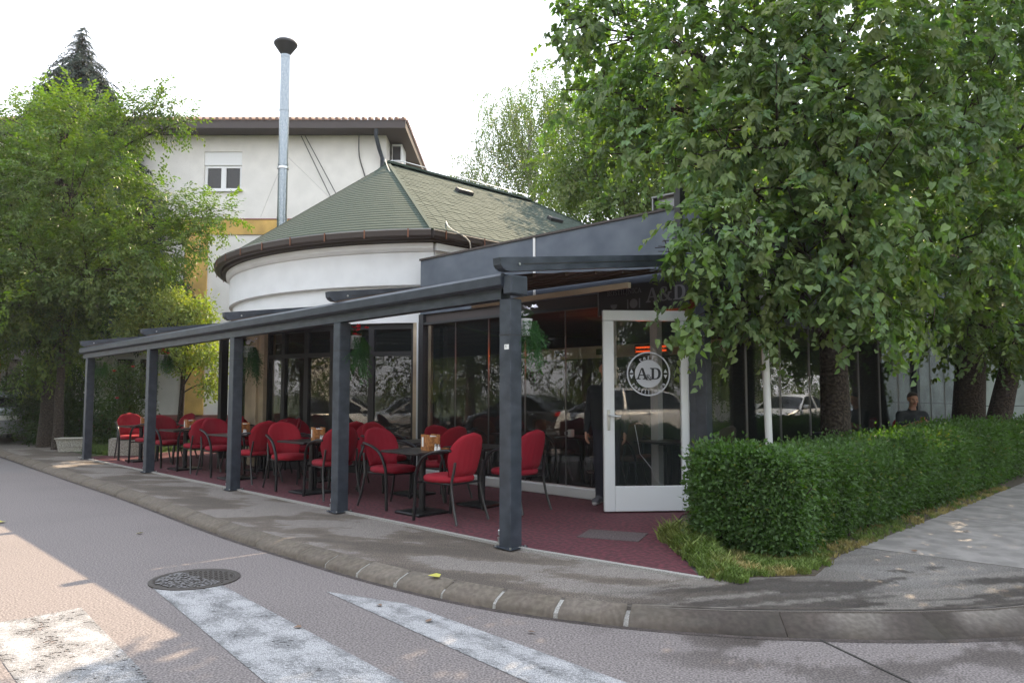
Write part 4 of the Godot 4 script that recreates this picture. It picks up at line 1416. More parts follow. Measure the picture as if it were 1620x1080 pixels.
func make_vegetation() -> void:
	var lind := [fan(9, 0.115, 0.064, 1), fan(11, 0.1, 0.054, 2), spray(15, 0.45, 0.085, 0.062, 0.75, 0.05, true, 2), fan(10, 0.085, 0.05, 4)]
	var A := [[1.05, 6.53, -10.0, 0.7], [1.2, 5.53, -10.0, 0.7], [1.4, 4.65, -9.6, 0.55], [1.76, 6.59, -10.5, 1.1], [2.02, 5.45, -10.5, 1.0], [2.29, 5.36, -9.0, 1.2],
		[2.32, 4.11, -8.6, 0.9], [2.31, 3.16, -8.1, 0.72], [1.95, 2.75, -7.9, 0.36], [1.68, 2.97, -7.9, 0.18], [1.85, 2.05, -7.8, 0.24], [2.2, 2.3, -8.0, 0.36]]
	var B := [[2.39, 2.1, -8.2, 0.36], [3.1, 5.85, -9.0, 1.3], [3.12, 4.38, -8.5, 1.2], [3.16, 3.13, -8.3, 1.0], [3.0, 2.5, -8.3, 0.55], [2.69, 2.1, -8.5, 0.35],
		[3.81, 5.29, -8.5, 1.3], [3.76, 3.92, -8.0, 1.1], [3.8, 2.93, -8.0, 0.95], [3.73, 2.45, -8.2, 0.5], [4.3, 2.3, -8.5, 0.42], [3.9, 2.05, -8.3, 0.2], [4.89, 4.87, -9.0, 1.2]]
	var C := [[2.59, 8.0, -10.0, 1.5], [3.94, 7.59, -9.0, 1.7], [1.37, 8.46, -11.0, 1.3], [3.57, 5.82, -12.0, 1.3], [4.9, 4.61, -11.5, 1.3], [5.53, 3.41, -10.5, 1.0], [4.18, 10.0, -10.5, 1.6]]
	var lime := {"trunk_h": 6.2, "trunk_r": 0.21, "meshes": lind, "color": Color(0.185, 0.255, 0.115), "density": 215.0, "hang": -0.3, "filter": clear_of_cafe, "clump": 0.26, "holes": 0.3, "twigs": 9, "mat": M.lime_leaf}
	var ta := tree("linden_tree", "large linden with broad drooping crown overhanging the open glass door", Vector3(4.25, 0, -9.75), A + B + C, lime, "tree", "lindens behind the hedge")
	# the nearest leaves of its hanging branch, one by one
	var one := []
	for k in 3:
		var st := nst()
		leaf(st, Vector3.ZERO, Vector3(0, 0, 1), Vector3(0.1 * k, 1, 0), 0.095 - k * 0.012, 0.075 - k * 0.01)
		st.generate_normals()
		one.append(st.commit())
	var lm := []
	for k in 4:
		var m: StandardMaterial3D = M.lime_leaf.duplicate()
		m.albedo_color = lin(0.16 + k * 0.02, 0.23 + k * 0.025, 0.1)
		lm.append(m)
	var tips := [[1.78, 1.98, -7.45, 0.24], [1.95, 2.7, -7.4, 0.32], [2.3, 3.0, -7.3, 0.5], [3.2, 2.5, -7.3, 0.6], [3.85, 3.1, -6.95, 0.6], [3.9, 2.0, -7.6, 0.4]]
	for k in 260:
		var q: Array = tips[k % 6]
		var d: Vector3 = Vector3(rng.randfn(), rng.randfn(), rng.randfn()) * q[3] * 0.42
		var p: Vector3 = Vector3(q[0], q[1], q[2]) + d
		if not clear_of_cafe(p): continue
		var lf := obj("leaf", one[k % 3], lm[rng.randi() % 4], ta)
		lf.transform = Transform3D(aim(Vector3(rng.randfn() * 0.7, -0.75, rng.randfn() * 0.5 + 0.5), rng.randf_range(-0.9, 0.9), rng.randf_range(0.8, 1.2)), p - ta.position)
	var D := [[5.61, 6.1, -9.5, 1.4], [5.44, 4.49, -9.3, 1.15], [5.33, 3.24, -9.2, 1.0], [5.25, 2.75, -9.4, 0.6], [7.04, 6.59, -10.5, 1.5], [7.15, 4.89, -10.5, 1.3], [6.99, 3.5, -10.5, 1.1], [6.96, 2.9, -10.8, 0.65]]
	var F := [[8.5, 2.5, -12.0, 0.5], [8.45, 5.17, -13.5, 1.5], [6.48, 8.63, -10.5, 1.8], [8.42, 6.44, -11.0, 1.8], [8.39, 3.99, -11.0, 1.5], [8.88, 9.32, -12.0, 1.9], [7.39, 2.7, -12.5, 0.5], [6.82, 2.98, -13.0, 0.8], [9.6, 3.0, -13.5, 1.2], [9.4, 6.0, -14.5, 1.8], [8.3, 2.15, -12.2, 0.5], [7.7, 2.2, -12.6, 0.4], [8.9, 2.3, -12.6, 0.6], [7.2, 2.45, -11.6, 0.45], [9.6, 2.0, -14.0, 0.7]]
	lime.trunk_r = 0.3
	lime.trunk_h = 6.5
	lime.lean = Vector3(0.5, 0, 0.5)
	var tb := tree("linden_tree", "second linden, two stems dividing low, at the far end of the hedge", Vector3(8.35, 0, -13.7), D + F, lime, "tree", "lindens behind the hedge")
	obj("trunk", tube(nst(), [Vector3(0.35, 0, 0), Vector3(0.55, 0.6, 0), Vector3(0.85, 1.5, -0.1), Vector3(1.3, 3.2, 0)], [0.26, 0.22, 0.19, 0.13], 10), M.bark, tb)
	# hedge
	make_hedge()
	# left: the big tree, conifer, small bright tree, shrubs, roses
	var small := [spray(20, 0.55, 0.1, 0.052, 0.35, 0.09, false, 11), spray(22, 0.5, 0.09, 0.05, 0.5, 0.1, false, 12), spray(18, 0.6, 0.105, 0.055, 0.2, 0.08, false, 13)]
	var L1 := [[-13.14, 8.5, -20.0, 1.1], [-11.31, 8.2, -19.0, 1.1], [-11.9, 9.0, -19.5, 0.6], [-9.9, 8.65, -19.0, 0.75], [-9.4, 8.9, -19.0, 0.5], [-8.75, 8.5, -19.0, 0.32], [-7.35, 5.85, -18.4, 0.35], [-12.88, 6.71, -19.0, 1.5], [-10.79, 6.27, -18.0, 1.5], [-10.3, 7.2, -18.5, 0.5], [-8.83, 6.16, -18.5, 0.7], [-7.86, 5.78, -18.5, 0.48], [-8.32, 5.18, -18.5, 0.55]]
	var L2 := [[-11.65, 4.53, -18.0, 1.6], [-9.97, 4.44, -17.8, 1.3], [-9.1, 4.84, -18.0, 0.9], [-9.4, 4.2, -19.2, 0.5], [-12.21, 2.73, -19.0, 1.2], [-10.92, 3.06, -19.0, 0.7], [-12.23, 3.59, -18.0, 1.1], [-13.9, 8.0, -20.0, 1.0], [-14.7, 6.71, -19.0, 1.8], [-14.24, 4.21, -19.0, 1.8]]
	tree("garden_tree", "big spreading deciduous tree left of the pergola, sunlit yellow-green top", Vector3(-12.2, 0, -19.6), L1 + L2, {"trunk_h": 8.6, "trunk_r": 0.24, "meshes": small, "color": Color(0.14, 0.19, 0.055), "density": 300.0, "hang": 0.1, "holes": 0.3, "twigs": 9})
	tree("garden_tree", "slim reddish second trunk and low crown inside the left trees", Vector3(-11.35, 0, -18.6), [[-11.3, 3.2, -18.4, 0.8], [-10.7, 3.9, -18.5, 0.8]], {"trunk_h": 3.6, "trunk_r": 0.13, "meshes": small, "color": Color(0.075, 0.12, 0.035), "density": 170.0, "twigs": 6, "seed": 5})
	tree("garden_tree", "tree arm with a fresh bright green sprig at the left picture edge", Vector3(-13.4, 0, -16.9), [[-11.08, 3.28, -16.0, 0.22], [-12.6, 3.9, -16.3, 0.7]], {"trunk_h": 3.6, "trunk_r": 0.1, "meshes": small, "color": Color(0.2, 0.3, 0.04), "density": 260.0, "twigs": 5, "seed": 6, "mat": M.leaf_bright})
	conifer(Vector3(-15.6, 0, -26.0), 14.6)
	var tiny := [blob(26, 0.22, 0.085, 0.05, 21), blob(22, 0.2, 0.09, 0.05, 22)]
	tree("ornamental_tree", "small tree with pale yellow-green leaves at the pergola's far end", Vector3(-8.35, 0, -18.6), [[-8.3, 3.5, -18.0, 0.5], [-8.95, 3.45, -18.0, 0.45], [-7.7, 3.35, -18.0, 0.45], [-9.3, 3.05, -18.0, 0.36], [-7.6, 2.38, -18.5, 0.4], [-8.23, 2.3, -18.5, 0.42], [-8.87, 2.7, -18.5, 0.35], [-7.42, 1.59, -18.3, 0.28]],
		{"trunk_h": 2.9, "trunk_r": 0.09, "lean": Vector3(0.25, 0, 0.1), "meshes": tiny, "color": Color(0.31, 0.37, 0.14), "density": 330.0, "twigs": 8, "mat": M.leaf_bright, "fork": 0.5})
	var bush := [blob(34, 0.3, 0.09, 0.045, 31), blob(30, 0.28, 0.1, 0.05, 32)]
	var sh := [[-13.44, 1.5, -21.0, 0.9], [-12.22, 1.0, -20.5, 0.7], [-13.0, 0.6, -20.9, 0.6], [-11.91, 1.8, -20.5, 0.6], [-14.6, 1.2, -23.6, 0.6], [-12.25, 0.55, -20.0, 0.5], [-10.6, 0.8, -19.6, 0.6]]
	var sl := ["tall dark shrub under the big left tree", "dark shrub right of the tall one under the tree", "low dark shrub at the foot of the tall shrub", "leafy shrub top against the reddish trunk", "dark shrub at the left edge beside the silver car", "small rounded shrub behind the white planter", "shrub between the white planter and the roses"]
	for k in sh.size():
		tree("shrub", sl[k], Vector3(sh[k][0], 0, sh[k][2]), [sh[k], [sh[k][0], sh[k][1] * 0.5, sh[k][2], sh[k][3] * 0.8]], {"trunk_h": sh[k][1], "trunk_r": 0.04, "meshes": bush, "color": Color(0.05, 0.085, 0.03), "density": 150.0, "twigs": 5, "limbs": false, "seed": k}, "shrub", "shrubs in the left garden")
	var rose := tree("rose_bush", "tall rose bush with a red bloom beside the far pergola post", Vector3(-8.9, 0, -17.25), [[-8.94, 1.72, -17.3, 0.42], [-9.08, 1.14, -17.2, 0.4], [-8.71, 0.99, -17.2, 0.36], [-9.4, 1.73, -17.5, 0.35], [-8.81, 0.49, -17.0, 0.25], [-8.64, 1.58, -17.3, 0.28]],
		{"trunk_h": 1.6, "trunk_r": 0.03, "meshes": [blob(20, 0.2, 0.06, 0.035, 41)], "color": Color(0.075, 0.11, 0.04), "density": 330.0, "twigs": 9, "fork": 0.1}, "shrub")
	for q in [[-8.98, 1.28, -16.85], [-9.15, 1.9, -17.0], [-8.75, 2.0, -17.05]]:
		var f := nst()
		for k in 9:
			var a := TAU * k / 4.5
			leaf(f, Vector3.ZERO, Vector3(cos(a), 0.5 + 0.1 * k, sin(a)), Vector3(0, 1, 0.3), 0.05, 0.05)
		var o := obj("rose_bloom", f, M.petal_red, rose)
		o.position = Vector3(q[0], q[1], q[2]) - rose.position
	# birch and other trees behind the roof
	var hang := [spray(26, 0.9, 0.1, 0.07, 1.1, 0.1, false, 51), spray(24, 1.1, 0.1, 0.07, 1.3, 0.1, false, 52)]
	tree("birch_tree", "weeping birch behind the green cafe roof", Vector3(0.9, 0, -35.0), [[-0.32, 15.62, -36.0, 1.5], [-0.63, 13.37, -36.0, 2.1], [0.77, 14.29, -35.0, 2.2], [2.09, 15.44, -34.0, 2.2], [-1.57, 12.0, -36.0, 1.4], [-2.82, 12.0, -36.0, 0.7], [1.18, 11.4, -34.0, 2.0], [2.59, 11.6, -33.0, 2.5], [3.76, 14.14, -33.0, 2.5], [-1.0, 9.5, -35.0, 2.0]],
		{"trunk_h": 14.5, "trunk_r": 0.2, "meshes": hang, "color": Color(0.13, 0.17, 0.055), "density": 65.0, "hang": -1.2, "bark": M.birch_bark, "holes": 0.22, "twigs": 7})
	var mid := [spray(22, 0.7, 0.12, 0.09, 0.5, 0.12, false, 61), spray(20, 0.6, 0.12, 0.1, 0.6, 0.12, false, 62)]
	var back := {"trunk_h": 8.0, "trunk_r": 0.25, "meshes": mid, "color": Color(0.14, 0.19, 0.06), "density": 110.0, "hang": -0.2, "holes": 0.12, "twigs": 6}
	tree("background_tree", "fresh green tree above the far corner of the green roof", Vector3(3.8, 0, -23.0), [[2.4, 7.82, -23.0, 1.3], [3.8, 8.23, -23.0, 1.6], [3.24, 6.77, -22.0, 1.0], [5.02, 9.25, -23.0, 2.0], [2.72, 9.59, -24.0, 1.5], [4.58, 7.15, -22.0, 1.1], [1.88, 8.74, -24.0, 1.0], [3.99, 10.67, -24.0, 1.8], [4.2, 5.5, -22.0, 1.3]], back)
	back.seed = 3
	tree("background_tree", "tree behind the grey fascia corner, seen through the linden", Vector3(9.0, 0, -22.0), [[8.0, 5.0, -22.0, 1.8], [9.5, 7.0, -22.0, 2.2], [7.5, 8.5, -22.0, 2.0], [10.5, 4.5, -21.0, 1.8], [11.0, 9.5, -23.0, 2.4]], back)
	back.seed = 4
	tree("background_tree", "tree standing before the mint wall at the right edge", Vector3(14.5, 0, -19.5), [[13.5, 4.6, -20.0, 1.6], [15.5, 6.0, -20.0, 2.0], [13.0, 8.0, -21.0, 2.3], [16.5, 4.2, -19.0, 1.4]], back)
	back.seed = 5
	tree("background_tree", "tall tree far behind between birch and linden", Vector3(8.5, 0, -34.0), [[7.0, 11.0, -34.0, 2.5], [9.5, 14.0, -34.0, 3.0], [11.0, 10.0, -33.0, 2.5], [7.5, 8.0, -33.0, 2.2], [14.0, 12.0, -34.0, 3.0], [18.0, 9.0, -34.0, 3.0]], back)
	# trees across the street, mirrored in the panes
	back.density = 55.0
	var spots := []
	var nth := ["first", "second", "third", "fourth", "fifth", "sixth", "seventh"]
	for k in 7:
		var w := W(-38.0 + 5.6 * k, 0, 8.5 + 2.0 * (k % 2))
		spots.append([w.x, w.z, "dense tree across the street, %s from the left, mirrored in the front panes" % nth[k], 1.35])
	for k in 6:
		spots.append([-12.0 + 5.5 * k, 12.0 + 2.5 * (k % 2), "dense tree behind the white parked car, %s from the west, mirrored in the door" % nth[k], 1.4])
	for k in 5:
		var w := W(9.0 + 1.5 * (k % 2), 0, -14.0 - 8.0 * k)
		spots.append([w.x, w.z, "dense tree beyond the side street, %s from the crossing, mirrored in the side panes" % nth[k], 1.4])
	for k in spots.size():
		back.seed = 20 + k
		var x: float = spots[k][0]
		var z: float = spots[k][1]
		var f: float = spots[k][3]
		tree("street_tree", spots[k][2], Vector3(x, -0.1, z), [[x, 3.8 * f, z, 2.1 * f], [x + 1.3, 5.2, z, 1.8 * f], [x - 1.4, 5.0, z + 0.5, 1.8 * f], [x, 6.6 * f, z, 1.9 * f], [x + 0.4, 2.6, z + 1.0, 1.5 * f], [x - 1.2, 2.2, z - 0.5, 1.2 * f]], back, "tree", "street trees opposite")
	grass()

func conifer(at: Vector3, h: float) -> void:
	var t := thing("conifer_tree", "dark pointed conifer rising behind the big left tree", "tree", at)
	obj("trunk", tube(nst(), [Vector3.ZERO, Vector3(0, h * 0.98, 0)], [0.25, 0.02], 8), M.bark, t)
	var ms := spray(34, 0.5, 0.16, 0.05, 0.5, 0.07, false, 71)
	var g := RandomNumberGenerator.new()
	g.seed = 72
	var xf := []
	var cols := []
	var tw := nst()
	var y := 4.0
	while y < h:
		var R := 0.15 + (h - y) * 0.4 * (0.85 + 0.3 * g.randf())
		var n := int(6 + R * 5)
		for k in n:
			var a := TAU * (k + g.randf()) / n
			var d := Vector3(cos(a), -0.22, sin(a))
			tube(tw, [Vector3(0, y, 0), Vector3(0, y, 0) + d * R], [0.02, 0.005], 4, false)
			var s := 0.0
			while s < R:
				xf.append(Transform3D(aim(d + Vector3(g.randfn() * 0.35, g.randf_range(-0.2, 0.2), g.randfn() * 0.35), 0, g.randf_range(0.8, 1.2) * clampf(R, 0.4, 1)), Vector3(0, y + g.randf_range(-0.06, 0.06), 0) + d * s))
				var w := g.randf_range(0.75, 1.3)
				cols.append(Color(0.035 * w, 0.055 * w, 0.038 * w))
				s += 0.09
		y += 0.2
	obj("branches", tw, M.bark, t).set_meta("kind", "stuff")
	scatter("crown", ms, M.needle, xf, cols, t)

func make_hedge() -> void:
	var t := thing("hedge", "clipped dense green box hedge along the path on the right", "hedge", W(-3.2, 0, -6.0), TH)
	var g := RandomNumberGenerator.new()
	g.seed = 81
	# local x across (-0.45..0.45), z from 0 back to -9; leafy shell round a twiggy core
	var Lh := 9.0
	var core := nst()
	for k in 18:
		var z := -0.25 - k * 0.5
		box(core, Vector3(g.randf_range(-0.03, 0.03), 0.38, z), Vector3(0.56, 0.58, 0.55), Basis(Vector3.UP, g.randf_range(-0.2, 0.2)), 0.08)
	obj("core", core, M.hedge_core, t)
	var stems := nst()
	for k in 150:
		var p := Vector3(g.randf_range(-0.36, 0.36), 0, g.randf_range(-Lh, -0.06))
		tube(stems, [p, p + Vector3(g.randfn() * 0.05, 0.3, g.randfn() * 0.05), p + Vector3(g.randfn() * 0.12, 0.66, g.randfn() * 0.12)], [0.012, 0.009, 0.004], 4, false)
	obj("stems", stems, M.bark, t).set_meta("kind", "stuff")
	var near := [blob(24, 0.08, 0.036, 0.022, 82), blob(26, 0.09, 0.034, 0.021, 83), blob(20, 0.075, 0.038, 0.024, 84)]
	var xf := [[], [], []]
	var cols := [[], [], []]
	for k in 18500:
		var z := -Lh * pow(g.randf(), 1.35)
		var face := g.randf()
		var top := 0.77 + 0.05 * ramp(-z, 1, 7) + 0.045 * fb.get_noise_2d(z * 1.3, 3.0) + 0.06 * fine.get_noise_2d(z * 0.25, face)
		var bulge := 0.1 * fb.get_noise_2d(z * 1.1, 20.0)
		var p: Vector3
		var out: Vector3
		var depth := absf(g.randfn()) * 0.05
		if face < 0.45:
			var y := top * pow(g.randf(), 0.75)
			var skirt := -0.12 * smoothstep(0.25, 0.0, y / top)
			p = Vector3(0.43 + bulge + skirt + 0.05 * fine.get_noise_3d(z * 0.4, y * 0.4, 1) - depth, y + 0.05, z); out = Vector3(1, 0.25, 0)
		elif face < 0.78:
			var x := g.randf_range(-0.45, 0.45)
			p = Vector3(x, top - depth + 0.04 * fine.get_noise_2d(x * 0.5, z * 0.5) - 0.05 * smoothstep(0.33, 0.45, absf(x)), z); out = Vector3(0, 1, 0)
		elif face < 0.93:
			var x := g.randf_range(-0.45, 0.45)
			var y := top * pow(g.randf(), 0.75)
			p = Vector3(x, y + 0.05, 0.02 - 0.1 * smoothstep(0.25, 0.45, absf(x)) + 0.05 * fine.get_noise_2d(x * 0.5, y * 0.5) - depth - 0.1 * smoothstep(0.25, 0.0, y / top)); out = Vector3(0, 0.2, 1)
		else:
			p = Vector3(-0.42 + depth, top * g.randf(), z); out = Vector3(-1, 0.2, 0)
		if fb.get_noise_3d(p.x * 2.2 + 5, p.y * 3.2, p.z * 2.2) > 0.2 + 0.25 * g.randf(): continue
		if out.x > 0.5 and g.randf() < 0.72 * smoothstep(-0.05, 0.3, fb.get_noise_2d(p.z * 1.6 + 31, p.y * 1.6)) * smoothstep(0.0, 0.3, p.y): continue
		if g.randf() < 0.035 and out.y > 0.5: p.y += g.randf_range(0.03, 0.1)
		var v := g.randi() % 3
		var size := g.randf_range(0.8, 1.3) * (1.0 + 0.25 * ramp(-z, 2, 8))
		xf[v].append(Transform3D(aim(out + Vector3(g.randfn(), g.randfn(), g.randfn()) * 0.4, g.randf() * TAU, size), p))
		var w := g.randf_range(0.75, 1.25) * (1.0 + 0.35 * fb.get_noise_3d(p.x * 2, p.y * 2, p.z * 1.2))
		var dry := 0.6 if g.randf() < 0.025 else 0.0
		cols[v].append(Color((0.115 + dry * 0.16) * w, (0.195 + dry * 0.05) * w, 0.07 * w))
	for v in 3: scatter("foliage", near[v], M.leaf, xf[v], cols[v], t)

func grass() -> void:
	# long tuft and dry turf at the hedge foot, garden grass on the left
	var g := RandomNumberGenerator.new()
	g.seed = 91
	var st := nst()
	for k in 14:
		var p := Vector3(g.randfn() * 0.02, 0, g.randfn() * 0.02)
		var d := Vector3(g.randfn() * 0.45, 1, g.randfn() * 0.45).normalized()
		var s := d.cross(Vector3(g.randfn(), 0, g.randfn())).normalized() * 0.004
		var h := g.randf_range(0.5, 1.0) * 0.1
		var m := p + d * h * 0.6
		var e := p + d * h + Vector3(d.x, -0.3, d.z) * h * 0.35
		quad(st, p - s, p + s, m + s * 0.8, m - s * 0.8)
		tri(st, m - s * 0.8, m + s * 0.8, e)
	st.generate_normals()
	var tuft: ArrayMesh = st.commit()
	var xf := []
	var cols := []
	for k in 4400:
		var a := g.randf()
		var u: float
		var n: float
		var sc := 1.0
		if k < 1500:   # tall tuft along the carpet
			var f := g.randf()
			u = lerpf(-4.05, -3.0, f) + g.randf_range(0.0, 0.3); n = lerpf(-6.15, -5.15, f) + g.randfn() * 0.04
			sc = g.randf_range(0.9, 2.5) * (1.2 - f * 0.75)
		elif k < 3400:
			u = g.randf_range(-3.95, -2.5); n = lerpf(-6.2, -5.05, g.randf())
			if n > -5.05 - (u + 3.0) * 1.3 and u > -3.0: continue
			if n > -5.1 + (-3.0 - u) * -1.05 and u < -3.0: continue
			sc = g.randf_range(0.5, 1.1)
		else:
			u = -2.75 + g.randf_range(-0.15, 0.17); n = -5.9 - 7.0 * pow(g.randf(), 2.0); sc = g.randf_range(0.4, 0.8)
		var p := W(u, 0.006, n)
		xf.append(Transform3D(Basis(Vector3.UP, g.randf() * TAU).scaled(Vector3(1, g.randf_range(0.7, 1.2), 1) * sc), p))
		var dry := smoothstep(-0.15, 0.15, fb.get_noise_2d(p.x * 2.6, p.z * 2.6)) * (0.75 if k >= 1500 else 0.2)
		var c := Color(0.14, 0.2, 0.045).lerp(Color(0.42, 0.31, 0.14), dry)
		var w := g.randf_range(0.7, 1.3)
		cols.append(Color(c.r * w, c.g * w, c.b * w))
	var o := scatter("grass", tuft, M.grass_blade, xf, cols, self)
	tag(o, "long and dry grass at the foot of the hedge corner", "grass")
	xf = []; cols = []
	for k in 5000:
		var p := W(-18.4 - 6.0 * g.randf(), 0.01, -5.3 - 4.0 * g.randf())
		xf.append(Transform3D(Basis(Vector3.UP, g.randf() * TAU).scaled(Vector3.ONE * g.randf_range(0.8, 1.8)), p))
		var w := g.randf_range(0.7, 1.3)
		cols.append(Color(0.1 * w, 0.15 * w, 0.035 * w))
	o = scatter("garden_grass", tuft, M.grass_blade, xf, cols, self)
	tag(o, "grass of the left garden behind the white planter", "grass")

# ---------- chairs and tables ----------
func make_chair(called: String, label: String, cloth: Material, group: String) -> Node3D:
	var t := thing(called, label, "chair", Vector3.ZERO, 0.0, group)   # faces +z
	# seat: a rounded cushion
	var s := nst()
	s.set_smooth_group(2)
	var sx := 0.235
	var sz := 0.235
	var prev := []
	for lv in [[0.405, 0.9], [0.412, 0.97], [0.44, 1.0], [0.462, 0.97], [0.475, 0.88], [0.483, 0.6], [0.485, 0.0]]:
		var row := []
		for k in 28:
			var a := TAU * k / 28
			var c := cos(a)
			var d := sin(a)
			var e := pow(absf(c), 3.2) + pow(absf(d), 3.2)
			var r: float = lv[1] / pow(e, 1.0 / 3.2)
			row.append(Vector3(c * r * sx * (1.0 - 0.06 * (1 - d)), lv[0], d * r * sz + 0.01))
		if prev:
			for k in 28: quad(s, prev[(k + 1) % 28], prev[k], row[k], row[(k + 1) % 28])
		else:
			for k in range(1, 27): tri(s, row[0], row[k], row[k + 1])
		prev = row
	obj("seat", s, cloth, t)
	# back: an upright shield with soft channels
	var b := nst()
	b.set_smooth_group(2)
	var nu := 26
	var nv := 14
	for side in [0, 1]:
		var g := []
		for j in nv + 1:
			var v := float(j) / nv
			var y := lerpf(0.47, 0.915, v)
			var f := (v - 0.45) / 0.55
			var hw: float = 0.235 * (sqrt(maxf(0, 1.0 - pow(absf(f), 2.6))) if v > 0.45 else lerpf(0.83, 1.0, smoothstep(0.0, 1.0, v / 0.45)))
			var row := []
			for i in nu + 1:
				var u := (float(i) / nu) * 2 - 1
				var x := u * hw
				var thick := 0.03 * sqrt(maxf(0.0, 1.0 - pow(absf(u), 6.0))) * sqrt(maxf(0.0, 1.0 - pow(absf(v * 2 - 1), 8.0)))
				var cz := -0.205 - 0.11 * v + 0.07 * x * x / 0.055
				var rib := 0.006 * absf(sin(u * PI * 3.5)) * (1.0 - v * v)
				row.append(Vector3(x, y, cz + (thick + rib if side == 0 else -thick - rib)))
			g.append(row)
		for j in nv:
			for i in nu:
				if side == 0: quad(b, g[j][i], g[j][i + 1], g[j + 1][i + 1], g[j + 1][i])
				else: quad(b, g[j][i + 1], g[j][i], g[j + 1][i], g[j + 1][i + 1])
	obj("backrest", b, cloth, t)
	for sd in [-1.0, 1.0]:
		var arm := catmull([Vector3(sd * 0.225, 0.735, -0.225), Vector3(sd * 0.262, 0.735, -0.14), Vector3(sd * 0.275, 0.7, 0.02), Vector3(sd * 0.275, 0.64, 0.13), Vector3(sd * 0.27, 0.53, 0.2), Vector3(sd * 0.262, 0.42, 0.225), Vector3(sd * 0.262, 0.2, 0.235), Vector3(sd * 0.265, 0.012, 0.245)], 0.045)
		obj("arm", tube(nst(), arm, 0.0155, 8, true, Vector2(1.25, 0.9)), M.black_metal, t)
		var leg := catmull([Vector3(sd * 0.2, 0.62, -0.255), Vector3(sd * 0.205, 0.5, -0.235), Vector3(sd * 0.21, 0.4, -0.215), Vector3(sd * 0.22, 0.2, -0.25), Vector3(sd * 0.235, 0.012, -0.31)], 0.06)
		obj("leg", tube(nst(), leg, 0.0135, 8), M.chair_leg, t)
	var fr := nst()
	tube(fr, [Vector3(-0.262, 0.4, 0.2), Vector3(0.262, 0.4, 0.2)], 0.012, 6)
	tube(fr, [Vector3(-0.21, 0.4, -0.2), Vector3(0.21, 0.4, -0.2)], 0.012, 6)
	for sd in [-1.0, 1.0]: tube(fr, [Vector3(sd * 0.19, 0.398, -0.2), Vector3(sd * 0.19, 0.398, 0.2)], 0.012, 6)
	obj("seat_frame", fr, M.black_metal, t)
	t.scale = Vector3(1.1, 1.06, 1.08)
	return t

func make_table(label: String, group: String) -> Node3D:
	var t := thing("cafe_table", label, "table", Vector3.ZERO, 0.0, group)
	obj("tabletop", bx(-0.35, 0.35, 0.7, 0.728, -0.35, 0.35, 0.008), M.black_top, t)
	var l := nst()
	tube(l, [Vector3(0, 0.03, 0), Vector3(0, 0.7, 0)], 0.04, 12)
	box(l, Vector3(0, 0.69, 0), Vector3(0.4, 0.02, 0.06))
	box(l, Vector3(0, 0.69, 0), Vector3(0.06, 0.022, 0.4))
	obj("leg", l, M.black_metal, t)
	obj("base", bx(-0.23, 0.23, 0.0, 0.03, -0.23, 0.23, 0.01), M.black_metal, t)
	return t

